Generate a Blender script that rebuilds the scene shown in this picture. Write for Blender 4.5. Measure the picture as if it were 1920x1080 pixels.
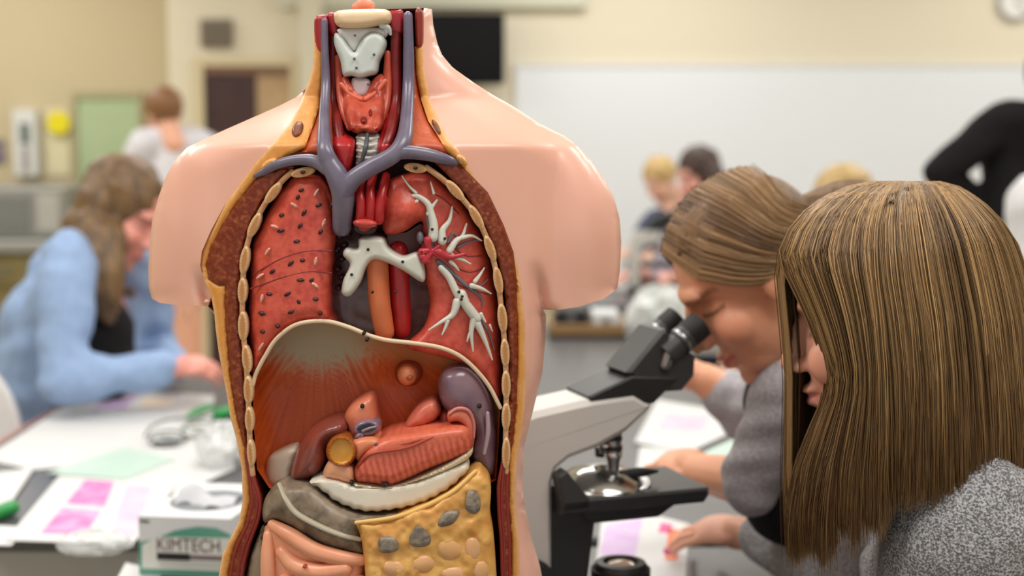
import bpy, math, random
import numpy as np
from mathutils import Vector, Matrix
from mathutils.geometry import delaunay_2d_cdt

for o in list(bpy.data.objects):
    bpy.data.objects.remove(o, do_unlink=True)
random.seed(7)
RNG = np.random.default_rng(7)
SC = bpy.context.scene
COL = SC.collection

# ------------------------------------------------------------------ camera
FPX = 2667.0                       # focal length in pixels of the 1920 wide frame
CAM_H = 1.50
PITCH = math.atan(280.0 / FPX)
cam_d = bpy.data.cameras.new('camera')
cam = bpy.data.objects.new('camera', cam_d)
COL.objects.link(cam)
cam.location = (0, 0, CAM_H)
cam.rotation_euler = (math.pi / 2 - PITCH, 0, 0)
cam_d.sensor_width = 36.0
cam_d.lens = FPX * 36.0 / 1920.0
cam_d.clip_start = 0.05
cam_d.clip_end = 60
cam_d.dof.use_dof = True
cam_d.dof.focus_distance = 1.31
cam_d.dof.aperture_fstop = 3.5
SC.camera = cam

# ------------------------------------------------------------------ world, lights, exposure
w = bpy.data.worlds.new('room_fill')
SC.world = w
w.use_nodes = True
w.node_tree.nodes['Background'].inputs[0].default_value = (1.0, 0.985, 0.96, 1)
w.node_tree.nodes['Background'].inputs[1].default_value = 0.66  # even world glow added as soft frontal fill through the open rear side
SC.view_settings.view_transform = 'Standard'
SC.view_settings.look = 'None'
SC.view_settings.gamma = 1.0
SC.view_settings.exposure = 0.0
SC.view_settings.use_curve_mapping = False

def ceiling_lamp(x, y, e, sx=1.3, sy=0.7):
    d = bpy.data.lights.new('ceiling_lamp', 'AREA')
    d.shape = 'RECTANGLE'
    d.size = sx
    d.size_y = sy
    d.energy = e * 0.8
    d.color = (1.0, 0.985, 0.965)
    o = bpy.data.objects.new('ceiling_lamp', d)
    o.location = (x, y, 2.93)
    COL.objects.link(o)

for lx, ly, le in ((-1.3, 0.7, 33), (0.8, 0.6, 33), (-0.3, 2.3, 36), (1.9, 2.6, 36), (-2.4, 3.2, 34),
                   (-0.4, 4.8, 34), (2.2, 5.2, 44), (-2.9, 5.6, 46), (-3.1, 7.4, 34), (0.6, 6.9, 32), (3.2, 7.0, 26)):  # the rearmost left lamp is added to brighten the alcove wall
    ceiling_lamp(lx, ly, le)

# ------------------------------------------------------------------ helpers
CP, SP = math.cos(PITCH), math.sin(PITCH)

def P(px, py, Y):
    """point of the room at distance Y in front of the camera plane that lies on the sight line px, py"""
    px = np.asarray(px, float); py = np.asarray(py, float); Y = np.asarray(Y, float)
    xc = (px - 960.0) / FPX
    yc = -(py - 540.0) / FPX
    dy = CP + yc * SP
    dz = -SP + yc * CP
    t = Y / dy
    return np.stack([xc * t, Y + 0 * t, CAM_H + dz * t], -1)

TABLE_Z = 0.88

def T(px, py, z=TABLE_Z):
    """point on the horizontal plane z"""
    xc = (px - 960.0) / FPX
    yc = -(py - 540.0) / FPX
    dy = CP + yc * SP
    dz = -SP + yc * CP
    t = (z - CAM_H) / dz
    return np.array([xc * t, dy * t, z])

def lin(c):
    out = []
    for v in c[:3]:
        v = v / 255.0
        out.append(v / 12.92 if v <= 0.04045 else ((v + 0.055) / 1.055) ** 2.4)
    return out

def lin4(c):
    return tuple(lin(c)) + (1.0,)

MATS = {}

def mat(name, rgb, rough=0.5, var=None, bump=None, attr=False, metal=0.0, alpha=1.0, trans=0.0, spec=0.5,
        wave=None, sub=0.0, emit=None, coat=0.0, stretch=(1, 1, 1)):
    """procedural material; var=(scale, other colour, amount), bump=(scale, strength), wave=(scale, colour)"""
    if name in MATS:
        return MATS[name]
    m = bpy.data.materials.new(name)
    m.use_nodes = True
    nt = m.node_tree
    b = nt.nodes['Principled BSDF']
    b.inputs['Base Color'].default_value = lin4(rgb)
    b.inputs['Roughness'].default_value = rough
    b.inputs['Metallic'].default_value = metal
    b.inputs['Specular IOR Level'].default_value = spec
    b.inputs['Alpha'].default_value = alpha
    b.inputs['Transmission Weight'].default_value = trans
    b.inputs['Coat Weight'].default_value = coat
    if sub:
        b.inputs['Subsurface Weight'].default_value = sub
        b.inputs['Subsurface Radius'].default_value = (0.012, 0.005, 0.003)
        b.inputs['Subsurface Scale'].default_value = 0.5
    if emit:
        b.inputs['Emission Color'].default_value = lin4(emit[0])
        b.inputs['Emission Strength'].default_value = emit[1]
    tc = nt.nodes.new('ShaderNodeTexCoord')
    mp = nt.nodes.new('ShaderNodeMapping')
    mp.inputs['Scale'].default_value = stretch
    nt.links.new(tc.outputs['Object'], mp.inputs['Vector'])
    src = None
    if attr:
        a = nt.nodes.new('ShaderNodeAttribute')
        a.attribute_name = 'Col'
        src = a.outputs['Color']
    if var:
        n = nt.nodes.new('ShaderNodeTexNoise')
        n.inputs['Scale'].default_value = var[0]
        n.inputs['Detail'].default_value = 4
        nt.links.new(mp.outputs['Vector'], n.inputs['Vector'])
        r = nt.nodes.new('ShaderNodeMapRange')
        r.inputs['From Min'].default_value = 0.42
        r.inputs['From Max'].default_value = 0.62
        r.inputs['To Max'].default_value = var[2]
        nt.links.new(n.outputs['Fac'], r.inputs['Value'])
        mx = nt.nodes.new('ShaderNodeMix')
        mx.data_type = 'RGBA'
        nt.links.new(r.outputs['Result'], mx.inputs['Factor'])
        if src is not None:
            nt.links.new(src, mx.inputs['A'])
        else:
            mx.inputs['A'].default_value = lin4(rgb)
        mx.inputs['B'].default_value = lin4(var[1])
        src = mx.outputs['Result']
    if src is not None:
        nt.links.new(src, b.inputs['Base Color'])
    if bump:
        n2 = nt.nodes.new('ShaderNodeTexNoise')
        n2.inputs['Scale'].default_value = bump[0]
        n2.inputs['Detail'].default_value = 3
        nt.links.new(mp.outputs['Vector'], n2.inputs['Vector'])
        bp = nt.nodes.new('ShaderNodeBump')
        bp.inputs['Strength'].default_value = bump[1]
        bp.inputs['Distance'].default_value = 0.003
        nt.links.new(n2.outputs['Fac'], bp.inputs['Height'])
        nt.links.new(bp.outputs['Normal'], b.inputs['Normal'])
    MATS[name] = m
    return m

def mesh_obj(name, verts, faces, m, parent=None, smooth=True, cols=None, sharp=None):
    me = bpy.data.meshes.new(name)
    me.from_pydata([tuple(map(float, v)) for v in verts], [], faces)
    me.validate()
    if smooth:
        me.polygons.foreach_set('use_smooth', [True] * len(me.polygons))
        if sharp:
            me.set_sharp_from_angle(angle=math.radians(sharp))
    if cols is not None:
        ca = me.color_attributes.new('Col', 'FLOAT_COLOR', 'POINT')
        c = np.ones((len(verts), 4), np.float32)
        c[:, :3] = np.asarray(cols)[:, :3]
        ca.data.foreach_set('color', c.ravel())
    me.materials.append(m)
    return link(name, me, parent)

def link(name, me, parent=None):
    o = bpy.data.objects.new(name, me)
    COL.objects.link(o)
    if parent is not None:
        o.parent = parent
        o.matrix_parent_inverse = Matrix.Translation(parent.location).inverted()
    return o

def tag(o, label, cat, group=None):
    o['label'] = label
    o['category'] = cat
    if group:
        o['group'] = group
    return o

def thing(name, loc, label, cat, group=None):
    o = bpy.data.objects.new(name, None)
    o.location = tuple(map(float, loc))
    o.empty_display_size = 0.05
    COL.objects.link(o)
    return tag(o, label, cat, group)

def struct(o, label=None):
    o['kind'] = 'structure'
    return o

# ---- primitive geometry, returned as (verts array, faces list)
def g_box(lo, hi):
    x0, y0, z0 = lo; x1, y1, z1 = hi
    v = np.array([(x0, y0, z0), (x1, y0, z0), (x1, y1, z0), (x0, y1, z0), (x0, y0, z1), (x1, y0, z1), (x1, y1, z1), (x0, y1, z1)], float)
    f = [(0, 3, 2, 1), (4, 5, 6, 7), (0, 1, 5, 4), (1, 2, 6, 5), (2, 3, 7, 6), (3, 0, 4, 7)]
    return v, f

def g_bevbox(lo, hi, b):
    """box with chamfered edges on all sides"""
    lo = np.array(lo, float); hi = np.array(hi, float)
    c = (lo + hi) / 2; h = (hi - lo) / 2
    b = min(b, h.min() * 0.9)
    vs = []
    for s in np.ndindex(2, 2, 2):
        s = np.array(s) * 2 - 1
        for k in range(3):
            p = h - b
            p = p.copy(); p[k] = h[k]
            vs.append(c + s * p)
    vs = np.array(vs)
    import bmesh
    bm = bmesh.new()
    for v in vs: bm.verts.new(v)
    bmesh.ops.convex_hull(bm, input=bm.verts)
    bmesh.ops.dissolve_limit(bm, angle_limit=0.01, verts=bm.verts, edges=bm.edges)
    bm.verts.index_update()
    V = np.array([v.co[:] for v in bm.verts]); F = [tuple(v.index for v in f.verts) for f in bm.faces]
    bm.free()
    return V, F

def frame_from(d, up=(0, 0, 1)):
    d = np.asarray(d, float); d = d / (np.linalg.norm(d) + 1e-12)
    u = np.asarray(up, float)
    if abs(np.dot(d, u)) > 0.97:
        u = np.array([0.0, 1.0, 0.0])
    s = np.cross(d, u); s /= np.linalg.norm(s)
    u = np.cross(s, d)
    return s, d, u

def g_ell(c, r, R=None, n=20, m=12):
    th = np.linspace(0, 2 * np.pi, n, endpoint=False)
    ph = np.linspace(-np.pi / 2, np.pi / 2, m + 1)[1:-1]
    v = [(0, 0, -1)]
    for p in ph:
        for t in th:
            v.append((math.cos(p) * math.cos(t), math.cos(p) * math.sin(t), math.sin(p)))
    v.append((0, 0, 1))
    v = np.array(v) * np.array(r)
    if R is not None:
        v = v @ np.asarray(R).T
    v = v + np.array(c)
    f = []
    for j in range(n):
        f.append((0, 1 + (j + 1) % n, 1 + j))
    for i in range(len(ph) - 1):
        a = 1 + i * n; b = a + n
        for j in range(n):
            k = (j + 1) % n
            f.append((a + j, a + k, b + k, b + j))
    a = 1 + (len(ph) - 1) * n
    for j in range(n):
        f.append((a + j, a + (j + 1) % n, len(v) - 1))
    return v, f

def crom(pts, n_per=None, step=None, closed=False):
    """Catmull-Rom resampling of a polyline (any dimension)"""
    p = np.asarray(pts, float)
    if closed:
        q = np.vstack([p[-1], p, p[0], p[1]])
    else:
        q = np.vstack([2 * p[0] - p[1], p, 2 * p[-1] - p[-2]])
    out = []
    for i in range(1, len(q) - 2):
        a, b, c, d = q[i - 1], q[i], q[i + 1], q[i + 2]
        if step:
            k = max(1, int(round(np.linalg.norm((c - b)[:2]) / step)))
        else:
            k = n_per
        for j in range(k):
            t = j / k
            out.append(0.5 * ((2 * b) + (-a + c) * t + (2 * a - 5 * b + 4 * c - d) * t * t + (-a + 3 * b - 3 * c + d) * t ** 3))
    if not closed:
        out.append(p[-1])
    return np.array(out)

def g_tube(pts, radii, n=12, smooth_n=6, caps='round', flat=None):
    """tube swept along pts with varying radius; rounded ends"""
    pr = np.column_stack([np.asarray(pts, float), np.broadcast_to(np.asarray(radii, float), (len(pts),))])
    if len(pr) > 2 and smooth_n > 1:
        pr = crom(pr, n_per=smooth_n)
    elif smooth_n > 1:
        pr = np.array([pr[0] * (1 - t) + pr[1] * t for t in np.linspace(0, 1, 4)])
    if caps == 'round':
        d0 = pr[0, :3] - pr[1, :3]; d0 /= np.linalg.norm(d0) + 1e-12
        d1 = pr[-1, :3] - pr[-2, :3]; d1 /= np.linalg.norm(d1) + 1e-12
        pre, post = [], []
        for a in (75, 50, 25):
            a = math.radians(a)
            pre.append(np.append(pr[0, :3] + d0 * pr[0, 3] * math.sin(a), pr[0, 3] * math.cos(a)))
        for a in (25, 50, 75):
            a = math.radians(a)
            post.append(np.append(pr[-1, :3] + d1 * pr[-1, 3] * math.sin(a), pr[-1, 3] * math.cos(a)))
        pr = np.vstack([pre, pr, post])
    m = len(pr)
    tan = np.gradient(pr[:, :3], axis=0)
    tan /= np.linalg.norm(tan, axis=1)[:, None] + 1e-12
    ref = np.array([0, 0, 1.0]) if abs(tan[0, 2]) < 0.9 else np.array([0, 1.0, 0])
    V = []
    th = np.linspace(0, 2 * np.pi, n, endpoint=False)
    s = np.cross(tan[0], ref); s /= np.linalg.norm(s)
    for i in range(m):
        s = s - tan[i] * np.dot(s, tan[i]); s /= np.linalg.norm(s) + 1e-12
        u = np.cross(s, tan[i])
        fl = 1.0 if flat is None else flat
        V.append(pr[i, :3] + pr[i, 3] * (np.cos(th)[:, None] * s + fl * np.sin(th)[:, None] * u))
    V = np.vstack(V)
    F = []
    for i in range(m - 1):
        for j in range(n):
            k = (j + 1) % n
            F.append((i * n + j, (i + 1) * n + j, (i + 1) * n + k, i * n + k))
    F.append(tuple(range(n)))
    F.append(tuple(reversed(range((m - 1) * n, m * n))))
    return V, F

def limb(p0, p1, r0, r1, n=14):
    return g_tube([p0, p1], [r0, r1], n=n, smooth_n=2)

def g_lathe(profile, c, axis=(0, 0, 1), n=28):
    """revolve (radius, height) pairs about axis through c"""
    s, d, u = frame_from(axis)
    th = np.linspace(0, 2 * np.pi, n, endpoint=False)
    V, F = [], []
    for r, h in profile:
        V.append(np.array(c) + h * d + max(r, 1e-5) * (np.cos(th)[:, None] * s + np.sin(th)[:, None] * u))
    m = len(profile)
    V = np.vstack(V)
    for i in range(m - 1):
        for j in range(n):
            k = (j + 1) % n
            F.append((i * n + j, i * n + k, (i + 1) * n + k, (i + 1) * n + j))
    F.append(tuple(reversed(range(n))))
    F.append(tuple(range((m - 1) * n, m * n)))
    return V, F

def join(parts):
    V, F, k = [], [], 0
    for v, f in parts:
        V.append(np.asarray(v))
        F += [tuple(i + k for i in q) for q in f]
        k += len(v)
    return np.vstack(V), F

def g_prism(poly, fn, depth_a, depth_b, bevel=0.0):
    """poly: list of 2D points; fn(u, v, w) -> 3D; extruded from depth_a to depth_b with a chamfer"""
    p = np.asarray(poly, float)
    n = len(p)
    area = 0.5 * np.sum(p[:, 0] * np.roll(p[:, 1], -1) - np.roll(p[:, 0], -1) * p[:, 1])
    if area < 0:
        p = p[::-1]
    if bevel:
        e1 = p - np.roll(p, 1, 0); e1 /= np.linalg.norm(e1, axis=1)[:, None]
        e2 = np.roll(p, -1, 0) - p; e2 /= np.linalg.norm(e2, axis=1)[:, None]
        n1 = np.stack([-e1[:, 1], e1[:, 0]], 1); n2 = np.stack([-e2[:, 1], e2[:, 0]], 1)
        nn = n1 + n2; nn /= np.maximum(0.35, np.sum(nn * nn, 1))[:, None] / 2
        inn = p + nn * bevel
        sg = 1 if depth_b > depth_a else -1
        layers = [(inn, depth_a), (p, depth_a + sg * bevel), (p, depth_b - sg * bevel), (inn, depth_b)]
    else:
        layers = [(p, depth_a), (p, depth_b)]
    V = []
    for q, d in layers:
        for a in q:
            V.append(fn(a[0], a[1], d))
    F = []
    for l in range(len(layers) - 1):
        for j in range(n):
            k = (j + 1) % n
            F.append((l * n + j, l * n + k, (l + 1) * n + k, (l + 1) * n + j))
    tri = delaunay_2d_cdt([Vector(a) for a in layers[0][0]], [], [list(range(n))], 1, 1e-7)
    base = (len(layers) - 1) * n
    if len(tri[0]) == n:
        for t in tri[2]:
            F.append(tuple(reversed(t)))
            F.append(tuple(base + i for i in t))
    else:
        F.append(tuple(reversed(range(n))))
        F.append(tuple(range(base, base + n)))
    return np.array(V), F

def blob(parts, voxel, smooth=4, fac=0.5):
    """weld overlapping closed pieces into one continuous skin"""
    V, F = join(parts)
    me = bpy.data.meshes.new('tmp')
    me.from_pydata([tuple(map(float, v)) for v in V], [], F)
    o = bpy.data.objects.new('tmp', me)
    COL.objects.link(o)
    r = o.modifiers.new('r', 'REMESH'); r.mode = 'VOXEL'; r.voxel_size = voxel; r.adaptivity = 0
    if smooth:
        s = o.modifiers.new('s', 'SMOOTH'); s.iterations = smooth; s.factor = fac
    dg = bpy.context.evaluated_depsgraph_get()
    dg.update()
    ev = o.evaluated_get(dg)
    em = ev.to_mesh()
    n = len(em.vertices)
    co = np.empty(n * 3); em.vertices.foreach_get('co', co)
    no = np.empty(n * 3); em.vertices.foreach_get('normal', no)
    F = [tuple(p.vertices) for p in em.polygons]
    ev.to_mesh_clear()
    bpy.data.objects.remove(o, do_unlink=True)
    bpy.data.meshes.remove(me)
    return co.reshape(-1, 3), no.reshape(-1, 3), F

def seg_dist(q, poly, closed=True):
    """distance of points q to a polyline, and the arc index nearest"""
    a = np.asarray(poly); b = np.roll(a, -1, 0) if closed else a[1:]
    a = a if closed else a[:-1]
    best = np.full(len(q), 1e9)
    for i in range(0, len(q), 4000):
        qq = q[i:i + 4000, None, :]
        ab = b - a
        t = np.clip(np.sum((qq - a) * ab, -1) / (np.sum(ab * ab, -1) + 1e-12), 0, 1)
        d = np.linalg.norm(qq - (a + ab * t[..., None]), axis=-1)
        best[i:i + 4000] = d.min(1)
    return best

def inside(q, poly):
    x, y = q[:, 0], q[:, 1]
    c = np.zeros(len(q), bool)
    n = len(poly)
    for i in range(n):
        x0, y0 = poly[i]; x1, y1 = poly[(i + 1) % n]
        if y0 == y1: continue
        k = ((y0 > y) != (y1 > y)) & (x < (x1 - x0) * (y - y0) / (y1 - y0) + x0)
        c ^= k
    return c

def sstep(a, b, x):
    t = np.clip((np.asarray(x, float) - a) / (b - a), 0, 1)
    return t * t * (3 - 2 * t)

def vnoise(x, y, seed=0):
    """cheap smooth 2D value noise in 0..1"""
    r = np.random.default_rng(seed)
    tab = r.random((64, 64))
    xi = np.floor(x).astype(int); yi = np.floor(y).astype(int)
    fx = x - xi; fy = y - yi
    fx = fx * fx * (3 - 2 * fx); fy = fy * fy * (3 - 2 * fy)
    g = lambda a, b: tab[a % 64, b % 64]
    return (g(xi, yi) * (1 - fx) + g(xi + 1, yi) * fx) * (1 - fy) + (g(xi, yi + 1) * (1 - fx) + g(xi + 1, yi + 1) * fx) * fy

def strands(paths, radii, cols):
    """paths (N,K,3) -> thin three-sided fibres; cols (N,3) or (N,K,3)"""
    N, K, _ = paths.shape
    tan = np.gradient(paths, axis=1)
    tan /= np.linalg.norm(tan, axis=2)[..., None] + 1e-9
    ref = np.array([0.31, 0.83, 0.46])
    s = np.cross(tan, ref); s /= np.linalg.norm(s, axis=2)[..., None] + 1e-9
    u = np.cross(s, tan)
    taper = np.ones(K); taper[-1] = 0.25; taper[-2] = 0.7
    V = np.empty((N, K, 3, 3))
    for j in range(3):
        a = 2 * math.pi * j / 3
        V[:, :, j] = paths + (radii[:, None] * taper)[..., None] * (math.cos(a) * s + math.sin(a) * u)
    idx = np.arange(N * K * 3).reshape(N, K, 3)
    quads = []
    for j in range(3):
        k = (j + 1) % 3
        q = np.stack([idx[:, :-1, j], idx[:, 1:, j], idx[:, 1:, k], idx[:, :-1, k]], -1)
        quads.append(q.reshape(-1, 4))
    Q = np.vstack(quads)
    if cols.ndim == 2:
        cols = np.repeat(cols[:, None, :], K, 1)
    C = np.repeat(cols[:, :, None, :], 3, 2).reshape(-1, 3)
    return V.reshape(-1, 3), Q, C

def fast_mesh(name, V, Q, m, parent=None, cols=None):
    me = bpy.data.meshes.new(name)
    nq = len(Q); k = Q.shape[1]
    me.vertices.add(len(V)); me.vertices.foreach_set('co', np.asarray(V, np.float32).ravel())
    me.loops.add(nq * k); me.loops.foreach_set('vertex_index', np.asarray(Q, np.int32).ravel())
    me.polygons.add(nq)
    me.polygons.foreach_set('loop_start', np.arange(0, nq * k, k, dtype=np.int32))
    me.update(calc_edges=True)
    me.polygons.foreach_set('use_smooth', [True] * nq)
    if cols is not None:
        ca = me.color_attributes.new('Col', 'FLOAT_COLOR', 'POINT')
        c = np.ones((len(V), 4), np.float32); c[:, :3] = cols
        ca.data.foreach_set('color', c.ravel())
    me.materials.append(m)
    return link(name, me, parent)

# ================================================================== the room
WALLC = mat('cream_paint', (222, 214, 192), 0.75, bump=(90, 0.05))
WALLL = mat('tan_paint', (198, 184, 150), 0.75, bump=(90, 0.05))
def box_obj(name, lo, hi, m, parent=None, bev=0.0):
    v, f = g_bevbox(lo, hi, bev) if bev else g_box(lo, hi)
    return mesh_obj(name, v, f, m, parent, smooth=False)

BACK_Y = 8.0
struct(box_obj('floor', (-4.6, -2.2, -0.1), (5.0, 8.9, 0.0), mat('floor_vinyl', (196, 186, 160), 0.35, var=(6, (180, 168, 140), 0.5))))
struct(box_obj('ceiling', (-4.6, -2.2, 3.0), (5.0, 8.9, 3.1), mat('ceiling_tile', (225, 222, 214), 0.8)))
struct(box_obj('wall_back', (-1.82, BACK_Y, 0), (5.0, BACK_Y + 0.12, 3.0), WALLC))
struct(box_obj('wall_alcove', (-4.6, 8.55, 0), (-1.82, 8.67, 3.0), WALLL))
struct(box_obj('wall_return', (-1.94, BACK_Y + 0.12, 0), (-1.82, 8.55, 3.0), WALLC))
struct(box_obj('wall_left', (-4.6, -2.2, 0), (-4.5, 8.55, 3.0), WALLL))
struct(box_obj('wall_right', (4.9, -2.2, 0), (5.0, 8.0, 3.0), WALLC))
bb = struct(box_obj('baseboard_back', (-1.82, BACK_Y - 0.012, 0), (4.9, BACK_Y, 0.1), mat('baseboard_brown', (90, 74, 60), 0.5)))

def wallrect(px0, py0, px1, py1, Y):
    a = P(px0, py0, Y); b = P(px1, py1, Y)
    return a[0], b[0], b[2], a[2]      # x0 x1 z0 z1

# door with brown leaf, tan pane and frame
x0, x1, z0, z1 = wallrect(384, 124, 552, 500, BACK_Y)
d = box_obj('door_1', (x0, BACK_Y - 0.03, 0.0), (x0 + 0.29, BACK_Y, z1), mat('door_brown', (62, 34, 32), 0.45, var=(8, (44, 24, 24), 0.6)))
struct(d)
box_obj('door_leaf', (x0 + 0.29, BACK_Y - 0.025, 0.0), (x1, BACK_Y, z1), mat('door_tan', (186, 158, 118), 0.5, var=(5, (150, 118, 84), 0.6)), d)
FRM = mat('door_frame_paint', (208, 194, 158), 0.5)
box_obj('door_frame', (x0 - 0.06, BACK_Y - 0.05, 0), (x0, BACK_Y, z1 + 0.05), FRM, d)
box_obj('door_frame', (x1, BACK_Y - 0.05, 0), (x1 + 0.05, BACK_Y, z1 + 0.05), FRM, d)
box_obj('door_frame', (x0, BACK_Y - 0.05, z1), (x1, BACK_Y, z1 + 0.05), FRM, d)
box_obj('door_rail', (x0, BACK_Y - 0.045, z1 - 0.045), (x1, BACK_Y - 0.03, z1), mat('door_rail_wood', (120, 88, 66), 0.5), d)
hv, hf = g_tube([(x0 + 0.25, BACK_Y - 0.03, 1.0), (x0 + 0.25, BACK_Y - 0.09, 1.0), (x0 + 0.15, BACK_Y - 0.09, 1.0)], 0.01, n=8, smooth_n=3)
mesh_obj('door_handle', hv, hf, mat('steel', (170, 170, 172), 0.3, metal=1.0), d)

# vent over the door
x0, x1, z0, z1 = wallrect(376, 36, 438, 90, BACK_Y)
vt = tag(box_obj('wall_vent', (x0, BACK_Y - 0.03, z0), (x1, BACK_Y, z1), mat('vent_grey', (132, 120, 104), 0.6), bev=0.008),
         'grey square vent high on the cream wall above the dark door', 'vent')
for i in range(7):
    zz = z0 + 0.02 + i * (z1 - z0 - 0.04) / 6.5
    box_obj('slat', (x0 + 0.012, BACK_Y - 0.04, zz), (x1 - 0.012, BACK_Y - 0.03, zz + 0.008), MATS['vent_grey'], vt)

# column beside the neck (pale pilaster) and header beam
x0, x1, z0, z1 = wallrect(560, 0, 610, 500, BACK_Y - 0.1)
struct(box_obj('trim_1', (x0, BACK_Y - 0.1, 0), (x1, BACK_Y, 3.0), mat('trim_pale', (214, 208, 186), 0.6)))
x0, x1, z0, z1 = wallrect(520, 0, 1100, 14, BACK_Y - 0.06)
struct(box_obj('trim_2', (x0, BACK_Y - 0.06, z0), (x1, BACK_Y, z0 + 0.09), mat('trim_pale2', (206, 206, 186), 0.6), bev=0.004))

# whiteboard
x0, x1, z0, z1 = wallrect(972, 125, 2300, 560, BACK_Y - 0.03)
wb = thing('whiteboard', ((x0 + x1) / 2, BACK_Y - 0.015, z0), 'long plain whiteboard across the back wall below the cream paint', 'whiteboard')
box_obj('board_surface', (x0, BACK_Y - 0.022, z0), (x1, BACK_Y, z1), mat('whiteboard_enamel', (227, 231, 236), 0.28, spec=0.4), wb)
AL = mat('aluminium', (196, 197, 196), 0.4, metal=0.4)
for lo, hi in (((x0 - .02, BACK_Y - .03, z0 - .02), (x0, BACK_Y, z1 + .02)), ((x1, BACK_Y - .03, z0 - .02), (x1 + .02, BACK_Y, z1 + .02)),
               ((x0, BACK_Y - .03, z1), (x1, BACK_Y, z1 + .02)), ((x0, BACK_Y - .07, z0 - .02), (x1, BACK_Y, z0))):
    box_obj('board_frame', lo, hi, mat('board_frame_white', (222, 222, 216), 0.4), wb)

# television
x0, x1, z0, z1 = wallrect(700, 24, 946, 158, BACK_Y - 0.25)
tv = thing('television', ((x0 + x1) / 2, BACK_Y - 0.2, z0), 'black flat television on the wall right of the model neck', 'television')
box_obj('bezel', (x0, BACK_Y - 0.25, z0), (x1, BACK_Y - 0.17, z1), mat('tv_black', (9, 8, 9), 0.5, spec=.15), tv, bev=0.012)
box_obj('screen', (x0 + 0.02, BACK_Y - 0.252, z0 + 0.025), (x1 - 0.02, BACK_Y - 0.245, z1 - 0.02), mat('tv_screen', (6, 5, 7), 0.35, spec=.15), tv)
box_obj('wall_bracket', ((x0 + x1) / 2 - .1, BACK_Y - 0.17, z0 + .1), ((x0 + x1) / 2 + .1, BACK_Y, z1 - .1), mat('tv_bracket', (30, 30, 30), 0.5), tv)

# clock at the top right
c = P(1903, 4, BACK_Y)
ck = thing('wall_clock', (c[0], BACK_Y, c[2] - .1), 'round grey-rimmed wall clock in the top right corner', 'clock')
v, f = g_lathe([(0.001, 0.0), (0.098, 0.0), (0.105, 0.012), (0.102, 0.032), (0.09, 0.034), (0.086, 0.02), (0.001, 0.02)], (c[0], BACK_Y, c[2]), (0, -1, 0), n=40)
mesh_obj('rim', v, f, mat('clock_grey', (158, 156, 152), 0.4), ck, sharp=40)
v, f = g_lathe([(0.001, 0.0), (0.086, 0.0), (0.086, 0.022), (0.001, 0.022)], (c[0], BACK_Y, c[2]), (0, -1, 0), n=40)
mesh_obj('dial', v, f, mat('clock_white', (228, 228, 224), 0.5), ck, sharp=40)
for ang, L in ((0.7, 0.05), (2.4, 0.07)):
    dx, dz = math.sin(ang), math.cos(ang)
    v, f = g_tube([(c[0], BACK_Y - .026, c[2]), (c[0] + dx * L, BACK_Y - .026, c[2] + dz * L)], 0.003, n=6)
    mesh_obj('hand', v, f, mat('clock_black', (20, 20, 20), 0.5), ck)

# ------------------------------------------------------------------ alcove on the left
WY = 8.55
def on_wall(name, rect, m, label, cat, th=0.02, group=None, Y=WY, bev=0.004):
    x0, x1, z0, z1 = wallrect(*rect, Y)
    return tag(box_obj(name, (x0, Y - th, z0), (x1, Y, z1), m, bev=bev), label, cat, group), (x0, x1, z0, z1)

gb, r = on_wall('bulletin_board', (146, 184, 268, 420), mat('board_green', (172, 192, 150), 0.8, var=(3, (182, 198, 160), 0.5)),
             'pale green board on the tan wall behind the seated woman', 'board', 0.03)
for lo, hi in (((r[0] - .025, WY - .045, r[2]), (r[0], WY, r[3])), ((r[1], WY - .045, r[2]), (r[1] + .025, WY, r[3])),
               ((r[0] - .025, WY - .045, r[3]), (r[1] + .025, WY, r[3] + .04))):
    box_obj('board_frame', lo, hi, mat('frame_olive', (172, 164, 128), 0.6), gb)
c = P(110, 231, WY - 0.04)
v, f = g_lathe([(0.001, 0), (0.066, 0), (0.07, 0.004), (0.066, 0.008), (0.001, 0.008)], c, (0, -1, 0), n=32)
tag(mesh_obj('round_sign', v, f, mat('sign_yellow', (232, 218, 10), 0.5), sharp=40), 'small round bright yellow sign on the tan wall', 'sign')
CREAM = mat('poster_cream', (222, 214, 176), 0.7)
po, r = on_wall('poster', (84, 204, 134, 330), CREAM, 'cream poster hanging directly below and behind the yellow sign', 'poster', 0.012)
dsp, r = on_wall('towel_dispenser', (32, 206, 80, 330), mat('dispenser_white', (216, 218, 214), 0.4), 'white paper dispenser with dark grey slot on the tan wall', 'dispenser', 0.09)
box_obj('slot', (r[0] + .045, WY - .1, r[3] - .2), (r[0] + .1, WY - .088, r[3] - .08), mat('slot_grey', (96, 108, 104), 0.5), dsp, bev=.004)
box_obj('tear_edge', (r[0] + .055, WY - .098, r[2] + .03), (r[0] + .09, WY - .088, r[3] - .22), mat('slot_dim', (150, 140, 138), 0.5), dsp, bev=.003)
nt_, r = on_wall('notice', (-40, 262, 12, 308), mat('notice_purple', (112, 100, 116), 0.7, var=(20, (160, 150, 150), 0.6)), 'small dim purple-grey notice at the far left of the wall', 'notice', 0.01)
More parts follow.
